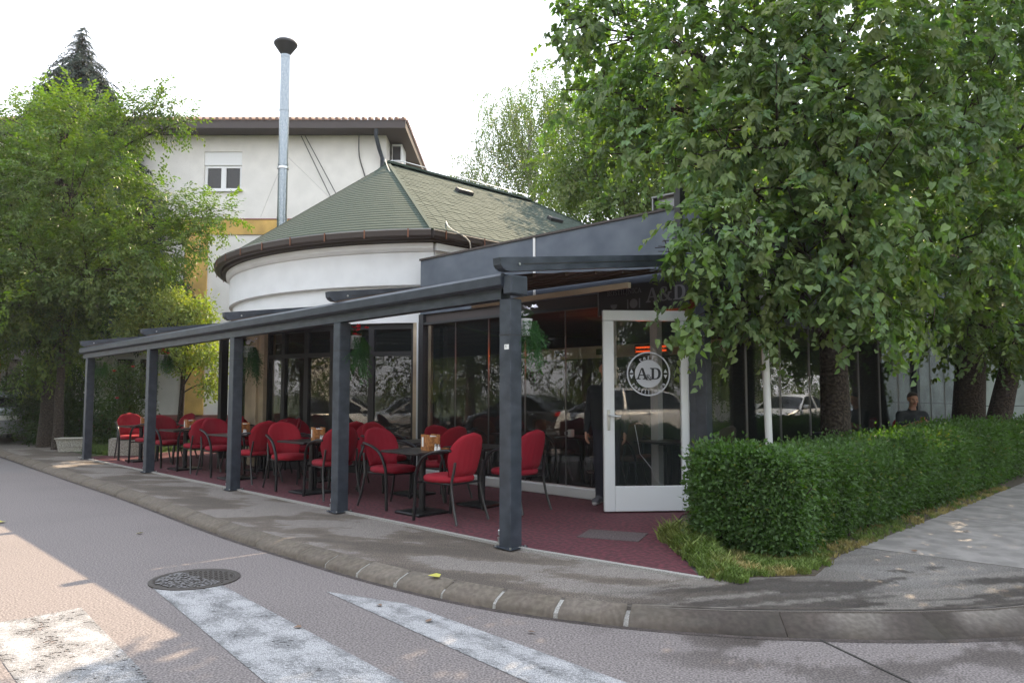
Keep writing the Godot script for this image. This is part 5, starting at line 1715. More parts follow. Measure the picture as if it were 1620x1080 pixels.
func make_furniture() -> void:
	var fu := [-6.9, -9.4, -11.75, -13.9, -16.2]
	var nth := ["first", "second", "third", "fourth", "fifth"]
	var chair0: Node3D = null
	var table0: Node3D = null
	for k in 5:
		for row in 2:
			if row == 1 and k == 4: continue
			var u: float = fu[k] + ((1.15 if k else 0.05) if row else 0.0)
			var n: float = -5.42 if row == 0 else -6.32
			var rn := "front row" if row == 0 else "back row"
			var tl := "black square cafe table, %s in the %s counted from the right-hand post" % [nth[k], rn]
			if table0 == null:
				table0 = make_table(tl, "black tables under the pergola")
				table0.position = W(u, 0.013, n); table0.rotation.y = TH
			else:
				copy(table0, "cafe_table", W(u, 0.013, n), TH + rng.randf_range(-0.05, 0.05), tl)
			for s in [-1, 1]:
				var du: float = s * (0.62 + rng.randf_range(-0.04, 0.05))
				var turn := (PI / 4 if s < 0 else PI / 4 + PI) + rng.randf_range(-0.16, 0.16)
				var nn := n + rng.randf_range(-0.07, 0.07)
				if k == 0 and row == 0 and s == 1:
					du = 0.62; nn = n + 0.1; turn = PI / 4 + PI + 0.12
				var cl := "red armchair on the %s of the %s %s table from the right-hand post" % ["left" if s < 0 else "right", nth[k], rn]
				if chair0 == null:
					chair0 = make_chair("armchair", cl, M.red_cloth, "red armchairs at the terrace tables")
					chair0.position = W(u + du, 0.013, nn); chair0.rotation.y = turn
				else:
					copy(chair0, "armchair", W(u + du, 0.013, nn), turn, cl)
			if row == 0 and k > 0:
				copy(chair0, "armchair", W(u + 0.12, 0.013, n - 0.66), TH + rng.randf_range(-0.25, 0.25), "red armchair on the glass side of the %s front row table from the right-hand post" % nth[k])
			if row == 0:
				napkin_box(W(u + 0.12, 0.742, n - 0.02), TH + rng.randf_range(-0.3, 0.3), nth[k])
				shakers(W(u + 0.27, 0.742, n + 0.02), nth[k])
	var shade := 0
	for c in get_children():
		if str(c.name).begins_with("armchair"):
			shade += 1
			if shade % 3 == 0: continue
			for q in ["seat", "backrest"]: c.get_node(q).material_override = M["red_cloth_%d" % (shade % 3 - 1)]
	# inside the glass room
	var dark: Node3D = null
	for k in 3:
		var u := -8.6 + k * 1.45
		var t := copy(table0, "cafe_table", W(u, 0.021, -8.75), TH, "dark table behind the panes, %s from the left" % nth[k])
		t.set_meta("group", "tables in the glass room")
		for s in [-1, 1]:
			var cl := "dark chair behind the panes, %s side of the %s inner table" % ["left" if s < 0 else "right", nth[k]]
			var turn := PI / 4 if s < 0 else PI / 4 + PI
			if dark == null:
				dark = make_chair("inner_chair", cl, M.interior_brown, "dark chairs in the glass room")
				dark.position = W(u + s * 0.6, 0.021, -8.75); dark.rotation.y = turn
			else:
				copy(dark, "inner_chair", W(u + s * 0.6, 0.021, -8.75), turn, cl)
	# one red chair and its table outside the side panes, where the man sits
	copy(chair0, "armchair", Vector3(6.78, 0.007, -12.52), 0.12, "red armchair under the seated man beyond the hedge")
	var st := copy(table0, "cafe_table", Vector3(6.45, 0.007, -11.9), 0.1, "black table before the seated man beyond the hedge")
	st.set_meta("group", "tables by the side panes")

func napkin_box(at: Vector3, turn: float, which: String) -> void:
	var t := thing("napkin_box", "orange wooden napkin box on the %s front row table" % which, "napkin holder", at, turn, "wooden napkin boxes on the front tables")
	t.scale = Vector3(1.35, 1.35, 1.35)
	var s := nst()
	addbx(s, -0.075, 0.075, 0, 0.012, -0.055, 0.055)
	for q in [-1, 1]:
		addbx(s, -0.075, 0.075, 0.012, 0.135, 0.047 * q - 0.008 * 1, 0.047 * q + 0.008)
		addbx(s, 0.067 * q - 0.008, 0.067 * q + 0.008, 0.0121, 0.118, -0.039, 0.039)
	obj("case", s, M.wood, t)
	obj("card", bx(-0.055, -0.02, 0.03, 0.112, 0.0552, 0.0568), M.paper, t)
	var p := nst()
	for k in 5: addbx(p, -0.055, 0.055, 0.013, 0.122 + 0.003 * (k % 2), -0.03 + k * 0.012, -0.022 + k * 0.012)
	obj("napkins", p, M.paper, t)

func shakers(at: Vector3, which: String) -> void:
	for k in 2:
		var t := thing("salt_shaker", "small glass shaker with metal cap, %s on the %s front row table" % ["nearer the box" if k == 0 else "farther from the box", which], "shaker", at + EX * 0.055 * k, 0, "shakers on the front tables")
		obj("body", lathe(nst(), [Vector2(0, 0), Vector2(0.019, 0), Vector2(0.02, 0.01), Vector2(0.015, 0.055), Vector2(0, 0.055)], Vector3.ZERO, 10), M.porcelain, t)
		obj("cap", lathe(nst(), [Vector2(0.016, 0.055), Vector2(0.017, 0.072), Vector2(0.01, 0.08), Vector2(0, 0.081)], Vector3.ZERO, 10), M.steel, t)
	if which == "first":
		var a := thing("ashtray", "small yellow-brown ashtray on the first front row table", "ashtray", at - EZ * 0.12 + EX * 0.02)
		obj("bowl", lathe(nst(), [Vector2(0, 0), Vector2(0.04, 0), Vector2(0.05, 0.03), Vector2(0.045, 0.03), Vector2(0.036, 0.008), Vector2(0, 0.008)], Vector3.ZERO, 14), M.wood, a)

# ---------- cars ----------
func prof_at(p: Array, x: float) -> float:
	for i in p.size() - 1:
		if x <= p[i + 1][0]:
			return lerpf(p[i][1], p[i + 1][1], smoothstep(0.0, 1.0, clampf((x - p[i][0]) / (p[i + 1][0] - p[i][0]), 0, 1)) * 0.5 + 0.5 * clampf((x - p[i][0]) / (p[i + 1][0] - p[i][0]), 0, 1))
	return p[-1][1]

func make_car(label: String, paint: Material, suv: bool, at: Vector3, turn: float) -> void:
	var t := thing("parked_car", label, "car", at, turn, "cars parked along the streets")   # nose at -x
	var top := [[-2.25, 0.5], [-2.18, 0.68], [-1.95, 0.78], [-1.1, 0.93], [-0.8, 0.95], [1.2, 0.98], [2.0, 1.0], [2.2, 0.93], [2.27, 0.6]]
	var roof := [[-1.15, 0.92], [-0.45, 1.36], [0.0, 1.45], [0.6, 1.43], [1.2, 1.26], [1.75, 0.99]]
	var k := 1.0
	if suv:
		top = [[-2.25, 0.6], [-2.18, 0.85], [-1.95, 0.95], [-1.1, 1.05], [-0.8, 1.07], [1.2, 1.1], [2.0, 1.13], [2.2, 1.1], [2.27, 0.65]]
		roof = [[-1.15, 1.04], [-0.5, 1.52], [0.0, 1.64], [1.2, 1.63], [1.75, 1.52], [2.12, 1.12]]
	var b := nst()
	b.set_smooth_group(2)
	var rows := []
	var N := 30
	for i in N + 1:
		var x := lerpf(-2.25, 2.27, float(i) / N)
		var yt := prof_at(top, x)
		var hw := 0.9 * (1.0 - 0.16 * pow(absf(x) / 2.27, 5.0))
		var y0 := 0.22 + 0.06 * pow(absf(x) / 2.27, 6.0)
		var row := []
		for q in [[0.0, y0], [0.86, y0], [0.97, y0 + 0.1], [1.0, lerpf(y0, yt, 0.5)], [0.985, lerpf(y0, yt, 0.78)], [0.93, yt - 0.035], [0.85, yt], [0.4, yt + 0.02], [0.0, yt + 0.025]]:
			row.append(Vector3(x, q[1], q[0] * hw))
		rows.append(row)
	for i in N:
		for j in 8:
			quad(b, rows[i][j], rows[i + 1][j], rows[i + 1][j + 1], rows[i][j + 1])
			var m := []
			for v in [rows[i][j], rows[i + 1][j], rows[i + 1][j + 1], rows[i][j + 1]]: m.append(Vector3(v.x, v.y, -v.z))
			quad(b, m[1], m[0], m[3], m[2])
	b.set_smooth_group(FLAT)
	for e in [0, N]:
		for j in 7:
			for sg in [-1.0, 1.0]:
				var v := []
				for q in [rows[e][0], rows[e][j + 1], rows[e][j + 2]]: v.append(Vector3(q.x, q.y, q.z * sg))
				if (sg > 0) == (e == N): tri(b, v[0], v[2], v[1])
				else: tri(b, v[0], v[1], v[2])
	obj("body", b, paint, t)
	var c := nst()
	c.set_smooth_group(2)
	var rf := nst()
	rf.set_smooth_group(2)
	var x0: float = roof[0][0]
	var x1: float = roof[-1][0]
	var pr := []
	for i in 21:
		var x := lerpf(x0, x1, i / 20.0)
		var y := prof_at(roof, x)
		var base := prof_at(top, x) - 0.03
		var f := clampf((y - base) / 0.5, 0, 1)
		var bw := 0.84
		var tw := lerpf(0.84, 0.62, f)
		var row := [Vector3(x, base, bw), Vector3(x, maxf(y - 0.05, base), tw + 0.03), Vector3(x, y, tw - 0.06), Vector3(x, y + 0.03, 0)]
		if pr:
			for sg in [-1.0, 1.0]:
				for j in 3:
					var v := []
					for q in [pr[j], row[j], row[j + 1], pr[j + 1]]: v.append(Vector3(q.x, q.y, q.z * sg))
					if sg < 0: v.reverse()
					var o: SurfaceTool = rf if j > 0 and x > roof[1][0] + 0.05 and x < roof[-2][0] + 0.1 else c
					quad(o, v[0], v[1], v[2], v[3])
		pr = row
	obj("windows", c, M.car_glass, t)
	obj("roof", rf, paint, t)
	for sg in [-1.0, 1.0]:
		var p := nst()
		for q in [[x0 + 0.05, roof[1][0] + 0.1, 0.0, 0.9], [0.32, 0.32, 0.0, 1.0], [roof[-2][0] + 0.05, x1 - 0.08, 1.0, 0.0]]:
			var a := Vector3(q[0], prof_at(top, q[0]) - 0.02, 0.85 * sg)
			var e := Vector3(q[1], prof_at(roof, q[1]) - 0.05, 0.66 * sg)
			if q[2] == 1.0:
				a = Vector3(q[1], prof_at(top, q[1]) - 0.02, 0.85 * sg); e = Vector3(q[0], prof_at(roof, q[0]) - 0.05, 0.66 * sg)
			bar(p, a, e, 0.07, 0.05)
		obj("pillar", p, paint, t)
		obj("mirror", box(nst(), Vector3(-0.78, prof_at(top, -0.8) + 0.08, 0.95 * sg), Vector3(0.12, 0.13, 0.18), Basis.IDENTITY, 0.03), paint, t)
		var h := nst()
		for x in [-0.05, 1.0]: box(h, Vector3(x, prof_at(top, x) - 0.14, 0.905 * sg), Vector3(0.18, 0.03, 0.03), Basis.IDENTITY, 0.01)
		obj("door_handle", h, M.steel, t)
		obj("headlight", box(nst(), Vector3(-2.1, prof_at(top, -2.1) - 0.06, 0.6 * sg), Vector3(0.25, 0.14, 0.34), Basis(Vector3.UP, 0.35 * sg), 0.04), M.lamp_clear, t)
		obj("tail_light", box(nst(), Vector3(2.15, 0.86 if not suv else 0.98, 0.66 * sg), Vector3(0.2, 0.16, 0.3), Basis(Vector3.UP, -0.25 * sg), 0.04), M.lamp_red, t)
		for x in [-1.4, 1.38]:
			var w := nst()
			tube(w, [Vector3(x, 0.33, 0.915 * sg), Vector3(x, 0.33, 0.62 * sg)], 0.385, 24)
			obj("wheel_arch", w, M.soot, t)
			var ty := obj("tyre", tube(nst(), [Vector3(x, 0.32, 0.925 * sg), Vector3(x, 0.32, 0.7 * sg)], 0.32, 24), M.tyre, t)
			var r := nst()
			tube(r, [Vector3(x, 0.32, 0.93 * sg), Vector3(x, 0.32, 0.9 * sg)], 0.2, 20)
			obj("rim", r, M.steel, ty)
	obj("grille", bx(-2.275, -2.2, 0.36, 0.58, -0.5, 0.5, 0.02), M.soot, t)
	obj("licence_plate", bx(2.262, 2.285, 0.66, 0.78, -0.26, 0.26), M.paper, t)

func make_cars() -> void:
	make_car("silver car at the left edge behind the shrubs", M.paint_silver, false, W(-26.8, 0.0, -4.7), TH)
	make_car("white tall car parked behind the viewer, mirrored in the open door", M.paint_white, true, Vector3(4.7, -0.1, 3.0), 0.0)
	var s := [[M.paint_black, -17.0, 2.3, "black car across the street, mirrored in the round bay window"], [M.paint_white, -12.6, 2.0, "white car across the street, mirrored in the left panes"], [M.paint_silver, -7.3, 2.0, "grey car across the street, mirrored in the middle panes"]]
	for k in s.size(): make_car(s[k][3], s[k][0], false, W(s[k][1], -0.1, s[k][2]), TH + (PI if k == 1 else 0.0))
	var r := [[M.paint_white, 3.4, -27.5, "white car beside the side street, nearer of two, mirrored in the side panes"], [M.paint_silver, 3.6, -36.5, "silver car farther along the side street, mirrored in the side panes"], [M.paint_red, 3.6, -46.0, "red car farthest along the side street, mirrored in the side panes"]]
	for q in r: make_car(q[3], q[0], false, W(q[1], -0.1, q[2]), TH + PI / 2)

# ---------- people: one skin from smoothly joined tapered capsules, meshed as surface nets ----------
# a bone is [a, b, radius a, radius b, colour] or [centre, radii, colour]
func nets(st: SurfaceTool, bones: Array, cell: float, k: float) -> void:
	var lo := Vector3.ONE * 1e9
	var hi := -lo
	for b in bones:
		if b.size() == 5:
			var r := Vector3.ONE * maxf(b[2], b[3])
			lo = lo.min(b[0] - r).min(b[1] - r); hi = hi.max(b[0] + r).max(b[1] + r)
		else:
			lo = lo.min(b[0] - b[1]); hi = hi.max(b[0] + b[1])
	lo -= Vector3.ONE * (k + cell * 3); hi += Vector3.ONE * (k + cell * 3)
	var n := Vector3i(((hi - lo) / cell).ceil()) + Vector3i.ONE
	var sy := n.x
	var sz := n.x * n.y
	var f := PackedFloat32Array()
	f.resize(n.x * n.y * n.z)
	f.fill(9.0)
	var who := PackedInt32Array()
	who.resize(f.size())
	var best := f.duplicate()
	for bi in bones.size():
		var b: Array = bones[bi]
		var cap: bool = b.size() == 5
		var blo: Vector3
		var bhi: Vector3
		if cap:
			var r := Vector3.ONE * maxf(b[2], b[3])
			blo = (b[0] - r).min(b[1] - r); bhi = (b[0] + r).max(b[1] + r)
		else:
			blo = b[0] - b[1]; bhi = b[0] + b[1]
		var m := Vector3.ONE * (k + cell * 2)
		var i0 := Vector3i(((blo - m - lo) / cell).floor()).max(Vector3i.ZERO)
		var i1 := Vector3i(((bhi + m - lo) / cell).ceil()).min(n - Vector3i.ONE)
		var A: Vector3 = b[0]
		var D: Vector3 = (b[1] - b[0]) if cap else b[1]
		var dd := maxf(D.length_squared(), 1e-9)
		var mr := minf(D.x, minf(D.y, D.z))
		var ra: float = b[2] if cap else 0.0
		var rb: float = b[3] if cap else 0.0
		for z in range(i0.z, i1.z + 1):
			for y in range(i0.y, i1.y + 1):
				for x in range(i0.x, i1.x + 1):
					var p := lo + Vector3(x, y, z) * cell - A
					var d: float
					if cap:
						var t := clampf(p.dot(D) / dd, 0, 1)
						d = (p - D * t).length() - lerpf(ra, rb, t)
					else:
						d = ((p / D).length() - 1.0) * mr
					var i := x + y * sy + z * sz
					if d < best[i]:
						best[i] = d; who[i] = bi
					var o := f[i]
					var h := maxf(k - absf(o - d), 0.0) / k
					f[i] = minf(o, d) - h * h * k * 0.25
	var vid := {}
	var vs := PackedVector3Array()
	var vc := PackedColorArray()
	var offs := [0, 1, sy, sy + 1, sz, sz + 1, sz + sy, sz + sy + 1]
	for z in n.z - 1:
		for y in n.y - 1:
			for x in n.x - 1:
				var i := x + y * sy + z * sz
				var f0 := f[i]
				if f0 > cell * 3: continue
				var mask := 0
				for c in 8:
					if f[i + offs[c]] < 0: mask |= 1 << c
				if mask == 0 or mask == 255: continue
				var acc := Vector3.ZERO
				var cnt := 0
				for e in [[0, 1], [2, 3], [4, 5], [6, 7], [0, 2], [1, 3], [4, 6], [5, 7], [0, 4], [1, 5], [2, 6], [3, 7]]:
					var a: int = e[0]
					var b: int = e[1]
					if ((mask >> a) & 1) != ((mask >> b) & 1):
						var fa := f[i + offs[a]]
						var t := fa / (fa - f[i + offs[b]])
						acc += Vector3(a & 1, (a >> 1) & 1, a >> 2).lerp(Vector3(b & 1, (b >> 1) & 1, b >> 2), t)
						cnt += 1
				vid[i] = vs.size()
				vs.append(lo + (Vector3(x, y, z) + acc / cnt) * cell)
				var bb: Array = bones[who[i]]
				vc.append(bb[bb.size() - 1])
	st.set_smooth_group(1)
	var dirs := [1, sy, sz]
	for i in vid:
		for ax in 3:
			var j: int = i + dirs[ax]
			var inside := f[i] < 0
			if inside == (f[j] < 0): continue
			var u: int = dirs[(ax + 1) % 3]
			var v: int = dirs[(ax + 2) % 3]
			if not (vid.has(i - u) and vid.has(i - v) and vid.has(i - u - v)): continue
			var q := [vid[i], vid[i - u], vid[i - u - v], vid[i - v]]
			if not inside: q.reverse()
			for w in [0, 2, 1, 0, 3, 2]:
				st.set_color(vc[q[w]])
				st.add_vertex(vs[q[w]])

func head_bones(c: Vector3, bs: Basis, skin: Color) -> Array:
	var P := func(x: float, y: float, z: float) -> Vector3: return c + bs * Vector3(x, y, z)
	var lip := Color(skin.r * 0.75, skin.g * 0.5, skin.b * 0.5)
	var r := [
		[P.call(0, 0.035, -0.012), Vector3(0.074, 0.082, 0.092), skin],
		[P.call(0, -0.02, 0.02), Vector3(0.062, 0.075, 0.07), skin],
		[P.call(-0.02, -0.085, 0.045), P.call(0.02, -0.085, 0.045), 0.028, 0.028, skin],
		[P.call(0, 0.012, 0.086), P.call(0, -0.028, 0.106), 0.008, 0.014, skin],
		[P.call(-0.012, -0.033, 0.094), P.call(0.012, -0.033, 0.094), 0.009, 0.009, skin],
		[P.call(-0.018, -0.06, 0.082), P.call(0.018, -0.06, 0.082), 0.008, 0.008, lip]]
	for s in [-1.0, 1.0]:
		r.append([P.call(0.012 * s, 0.028, 0.084), P.call(0.042 * s, 0.03, 0.072), 0.009, 0.008, skin])
		r.append([P.call(0.045 * s, -0.018, 0.06), P.call(0.045 * s, -0.022, 0.06), 0.02, 0.02, skin])
		r.append([P.call(0.076 * s, 0.022, -0.012), P.call(0.073 * s, -0.022, -0.006), 0.014, 0.009, skin])
	return r

func hand_bones(w: Vector3, bs: Basis, skin: Color, side: float, curl: float) -> Array:  # +z along the fingers, y the back of the hand
	var P := func(x: float, y: float, z: float) -> Vector3: return w + bs * Vector3(x * side, y, z)
	var r := [[P.call(-0.016, 0, 0.0), P.call(-0.022, 0, 0.07), 0.017, 0.014, skin], [P.call(0.014, 0, 0.0), P.call(0.022, 0, 0.072), 0.017, 0.014, skin], [P.call(0, 0, 0.01), P.call(0, 0, 0.075), 0.016, 0.014, skin]]
	var ln := [0.068, 0.078, 0.073, 0.056]
	for k in 4:
		var x := -0.03 + k * 0.02
		var a := Vector3(x, 0, 0.075)
		var l: float = ln[k] / 3.0
		var ang := curl * 0.4
		var rad := 0.0092
		for j in 3:
			var d := Vector3(x * 0.15, -sin(ang), cos(ang)) * (l * (1.25 - 0.2 * j))
			r.append([P.call(a.x, a.y, a.z), P.call(a.x + d.x, a.y + d.y, a.z + d.z), rad, rad - 0.0008, skin])
			a += d
			ang += curl * 0.55
			rad -= 0.0008
	r.append([P.call(-0.022, -0.004, 0.012), P.call(-0.048, -0.012, 0.04), 0.0125, 0.0105, skin])
	r.append([P.call(-0.048, -0.012, 0.04), P.call(-0.05, -0.024 - 0.01 * curl, 0.068), 0.0102, 0.0085, skin])
	return r

func hair_cap(c: Vector3, bs: Basis, parent: Node) -> void:
	var st := nst()
	var H := lin(0.03, 0.022, 0.018)
	var b := []
	for q in [[0, 0.06, -0.02, 0.079, 0.068, 0.09], [0, 0.02, -0.045, 0.076, 0.075, 0.065], [0, 0.1, 0.03, 0.058, 0.024, 0.045]]:
		b.append([c + bs * Vector3(q[0], q[1], q[2]), Vector3(q[3], q[4], q[5]), H])
	nets(st, b, 0.006, 0.012)
	obj("hair", st, M.hair, parent)
	for s in [-1.0, 1.0]:
		var e := nst()
		lathe(e, [Vector2(0, -0.008), Vector2(0.007, -0.004), Vector2(0.008, 0.0), Vector2(0.007, 0.004), Vector2(0, 0.008)], c + bs * Vector3(0.031 * s, 0.008, 0.0795), 10)
		obj("eye", e, M.hair, parent)

func make_people() -> void:
	var skin := Color(0.42, 0.23, 0.16)
	var jacket := Color(0.018, 0.02, 0.024)
	var trousers := Color(0.02, 0.022, 0.032)
	var shoe := Color(0.1, 0.1, 0.11)
	var sole := Color(0.5, 0.5, 0.5)
	# the man in the doorway
	var t := thing("person", "man in a black jacket and dark trousers standing behind the open door", "person", Vector3(1.2, 0.013, -9.42), -0.4)
	var b := []
	for s in [-1.0, 1.0]:
		b += [[Vector3(0.075 * s, 0.98, 0), Vector3(0.1 * s, 1.3, 0), 0.115, 0.11, jacket], [Vector3(0.05 * s, 1.42, -0.01), Vector3(0.175 * s, 1.43, -0.01), 0.075, 0.062, jacket],
			[Vector3(0.19 * s, 1.42, -0.01), Vector3(0.245 * s, 1.15, -0.03), 0.062, 0.05, jacket], [Vector3(0.245 * s, 1.15, -0.03), Vector3(0.25 * s, 0.91, 0.06), 0.05, 0.038, jacket],
			[Vector3(0.085 * s, 0.93, 0), Vector3(0.1 * s, 0.52, 0.015), 0.098, 0.066, trousers], [Vector3(0.1 * s, 0.52, 0.015), Vector3(0.105 * s, 0.1, -0.02), 0.064, 0.052, trousers],
			[Vector3(0.105 * s, 0.055, -0.05), Vector3(0.12 * s, 0.05, 0.15), 0.046, 0.038, shoe], [Vector3(0.105 * s, 0.02, -0.06), Vector3(0.12 * s, 0.02, 0.17), 0.024, 0.022, sole]]
	b += [[Vector3(0, 1.05, 0.02), Vector3(0, 1.3, 0.02), 0.11, 0.12, jacket], [Vector3(0, 1.44, -0.01), Vector3(0, 1.5, 0), 0.065, 0.06, jacket], [Vector3(0, 1.48, 0), Vector3(0, 1.6, 0.01), 0.054, 0.052, skin]]
	var st := nst()
	nets(st, b, 0.013, 0.035)
	var hb := Basis(Vector3.UP, 0.15)
	nets(st, head_bones(Vector3(0, 1.685, 0.02), hb, skin), 0.005, 0.016)
	for s in [-1.0, 1.0]:
		nets(st, hand_bones(Vector3(0.25 * s, 0.9, 0.065), Basis(Vector3(0, 0, 1) * s, Vector3(s, 0, 0), Vector3(0, -1, 0.15).normalized()).orthonormalized(), skin, s, 0.5), 0.004, 0.006)
	obj("body", st, M.person, t)
	hair_cap(Vector3(0, 1.685, 0.02), hb, t)
	# the seated man
	var p := thing("person", "man in a black shirt sitting beyond the hedge holding an orange cup", "person", Vector3(6.78, 0.007, -12.5), -0.1)
	b = []
	for s in [-1.0, 1.0]:
		b += [[Vector3(0.08 * s, 0.56, -0.06), Vector3(0.1 * s, 0.9, -0.1), 0.115, 0.115, jacket], [Vector3(0.05 * s, 1.03, -0.11), Vector3(0.18 * s, 1.03, -0.1), 0.08, 0.065, jacket],
			[Vector3(0.2 * s, 1.02, -0.1), Vector3(0.27 * s, 0.78, 0.02), 0.062, 0.048, jacket], [Vector3(0.27 * s, 0.78, 0.02), Vector3(0.09 * s, 0.9, 0.22), 0.042, 0.03, skin],
			[Vector3(0.09 * s, 0.56, 0), Vector3(0.13 * s, 0.56, 0.4), 0.095, 0.07, trousers], [Vector3(0.13 * s, 0.55, 0.4), Vector3(0.13 * s, 0.1, 0.36), 0.066, 0.05, trousers],
			[Vector3(0.13 * s, 0.05, 0.33), Vector3(0.14 * s, 0.045, 0.53), 0.045, 0.036, shoe]]
	b += [[Vector3(0, 0.65, -0.05), Vector3(0, 0.92, -0.08), 0.12, 0.125, jacket], [Vector3(0, 1.05, -0.1), Vector3(0, 1.1, -0.09), 0.065, 0.06, jacket], [Vector3(0, 1.08, -0.09), Vector3(0, 1.2, -0.06), 0.054, 0.052, skin]]
	st = nst()
	nets(st, b, 0.013, 0.035)
	hb = Basis(Vector3.RIGHT, 0.12)
	nets(st, head_bones(Vector3(0, 1.285, -0.045), hb, skin), 0.005, 0.016)
	for s in [-1.0, 1.0]:
		nets(st, hand_bones(Vector3(0.085 * s, 0.905, 0.225), Basis(Vector3(0, -1, 0), Vector3(1, 0, 0) * s, Vector3(-0.55 * s, 0.3, 0.8).normalized()).orthonormalized(), skin, s, 1.0), 0.004, 0.006)
	obj("body", st, M.person, p)
	hair_cap(Vector3(0, 1.285, -0.045), hb, p)
	var c := thing("cup", "orange cup held by the seated man beyond the hedge", "cup", Vector3(6.75, 0.9, -12.2))
	obj("body", lathe(nst(), [Vector2(0, 0), Vector2(0.028, 0), Vector2(0.038, 0.11), Vector2(0.034, 0.11), Vector2(0.025, 0.008), Vector2(0, 0.008)], Vector3.ZERO, 16), M.wood, c)

# ---------- small things ----------
func make_small() -> void:
	# hanging pots on the posts
	var fl := ["white flowers and trailing fern in a pale pot on the right-hand post", "red flowers and trailing fern in a pale pot on the second post from the right", "small white flowers and fern in a grey pot on the middle post", "red and white flowers in a grey pot on the fourth post from the right", "white flowers in a grey pot on the far left post"]
	for k in 5:
		var t := thing("hanging_planter", fl[k], "planter", W(PU[k] + 0.0, 1.94, PN - 0.18), TH, "flower pots on the pergola posts")
		t.scale = Vector3(0.78, 0.78, 0.78)
		obj("pot", lathe(nst(), [Vector2(0, 0), Vector2(0.075, 0), Vector2(0.1, 0.19), Vector2(0.105, 0.19), Vector2(0.105, 0.2), Vector2(0.09, 0.2), Vector2(0.088, 0.17), Vector2(0, 0.17)], Vector3.ZERO, 20), M.pot, t)
		obj("hook", bx(-0.012, 0.012, 0.16, 0.18, 0.1, 0.166), M.black_metal, t)
		var g := RandomNumberGenerator.new()
		g.seed = 300 + k
		var fern := spray(22, 0.3, 0.04, 0.012, 0.3, 0.02, false, 310 + k)
		var xf := []
		var cols := []
		for q in 70:
			var a := g.randf_range(-1.9, 1.9) + PI / 2 * 0.4
			var p := Vector3(sin(a) * 0.07, 0.18, cos(a) * -0.07)
			var len := g.randf_range(0.2, 1.0) * (0.85 if k < 3 else 0.5)
			var s := 0.0
			while s < len * 0.62:
				var sw := Vector3(sin(a) * (0.06 + 0.05 * s), -s, -cos(a) * (0.06 + 0.05 * s))
				xf.append(Transform3D(aim(Vector3(sin(a) * 0.3 + g.randfn() * 0.15, -1, -cos(a) * 0.3 + g.randfn() * 0.15), g.randf() * TAU, g.randf_range(0.5, 0.9)), p + sw))
				var w := g.randf_range(0.7, 1.3)
				cols.append(Color(0.07 * w, 0.17 * w, 0.07 * w) if k != 2 else Color(0.04 * w, 0.11 * w, 0.045 * w))
				s += 0.1
		for q in 26:
			var d := Vector3(g.randfn(), 0.8 + g.randf(), g.randfn()).normalized()
			xf.append(Transform3D(aim(d, g.randf() * TAU, 0.5), Vector3(0, 0.18, 0)))
			cols.append(Color(0.04, 0.12, 0.035))
		scatter("fern", fern, M.leaf, xf, cols, t)
		var pm: Material = M.petal_red if k in [1, 3] else M.petal_white
		for q in 9:
			var f := nst()
			for j in 8:
				var a := TAU * j / 8.0 * 1.6
				leaf(f, Vector3.ZERO, Vector3(cos(a), 0.25 + 0.08 * j, sin(a)), Vector3(0, 1, 0.2), 0.05, 0.034, false)
			var o := obj("flower", f, pm, t)
			var dn := 0.35 * g.randf() if q > 5 else 0.0
			o.position = Vector3(g.randf_range(-0.07, 0.16), 0.26 + g.randf_range(-0.05, 0.08) - dn, g.randf_range(-0.12, 0.1))
			o.rotation = Vector3(g.randf_range(-0.6, 0.9), g.randf() * TAU, g.randf_range(-0.6, 0.6))
	# manhole cover: iron disc with raised studs
	var mh := thing("manhole_cover", "round iron manhole cover partly painted by the crossing stripe", "manhole cover", Vector3(-2.56, -0.098, -6.09), 0.4)
	obj("frame", lathe(nst(), [Vector2(0.3, 0.0), Vector2(0.345, 0.0), Vector2(0.345, 0.008), Vector2(0.315, 0.012), Vector2(0.3, 0.004)], Vector3.ZERO, 40), M.iron, mh)
	obj("cover", lathe(nst(), [Vector2(0, 0.004), Vector2(0.296, 0.004), Vector2(0.298, 0.0)], Vector3.ZERO, 40), M.iron, mh)
	var bs := nst()
	for i in range(-7, 8):
		for j in range(-7, 8):
			if Vector2(i, j).length() < 7.2:
				box(bs, Vector3(i * 0.039, 0.0065, j * 0.039), Vector3(0.026, 0.007, 0.014), Basis(Vector3.UP, 0.0 if (i + j) % 2 else PI / 2))
	obj("studs", bs, M.iron, mh).set_meta("kind", "stuff")
	var pa := nst()
	pa.set_smooth_group(1)
	for i in 34:
		for j in 18:
			var x := -0.3 + i * 0.018
			var z := -0.05 + j * 0.018
			var wv := W(0, 0, 0)
			if Vector2(x, z).length() > 0.285 or fine.get_noise_2d(x * 9, z * 9) > 0.02: continue
			for v in [Vector3(x, 0.0112, z), Vector3(x + 0.018, 0.0112, z), Vector3(x + 0.018, 0.0112, z + 0.018), Vector3(x, 0.0112, z), Vector3(x + 0.018, 0.0112, z + 0.018), Vector3(x, 0.0112, z + 0.018)]:
				pa.set_color(Color(0.22, 0.21, 0.21)); pa.set_normal(Vector3.UP); pa.add_vertex(v)
	var po := obj("paint", pa, M.road_paint, mh, true)
	po.rotation.y = -1.0
	# grey mat on the carpet
	var dm := thing("floor_hatch", "flat worn grey hatch in the red carpet before the door", "floor hatch", W(-4.5, 0.012, -5.9), TH + 0.4)
	obj("lid", bx(-0.3, 0.3, 0.0, 0.006, -0.22, 0.22), grain(mat("hatch", lin(0.13, 0.1, 0.1), 0.9), 1.5, M.soil.albedo_texture), dm)
	# white planter in the left garden
	var pl := thing("stone_planter", "weathered white stone planter with relief on the left lawn", "planter", Vector3(-10.55, 0.01, -17.85), 0.2)
	var s := nst()
	var pp := []
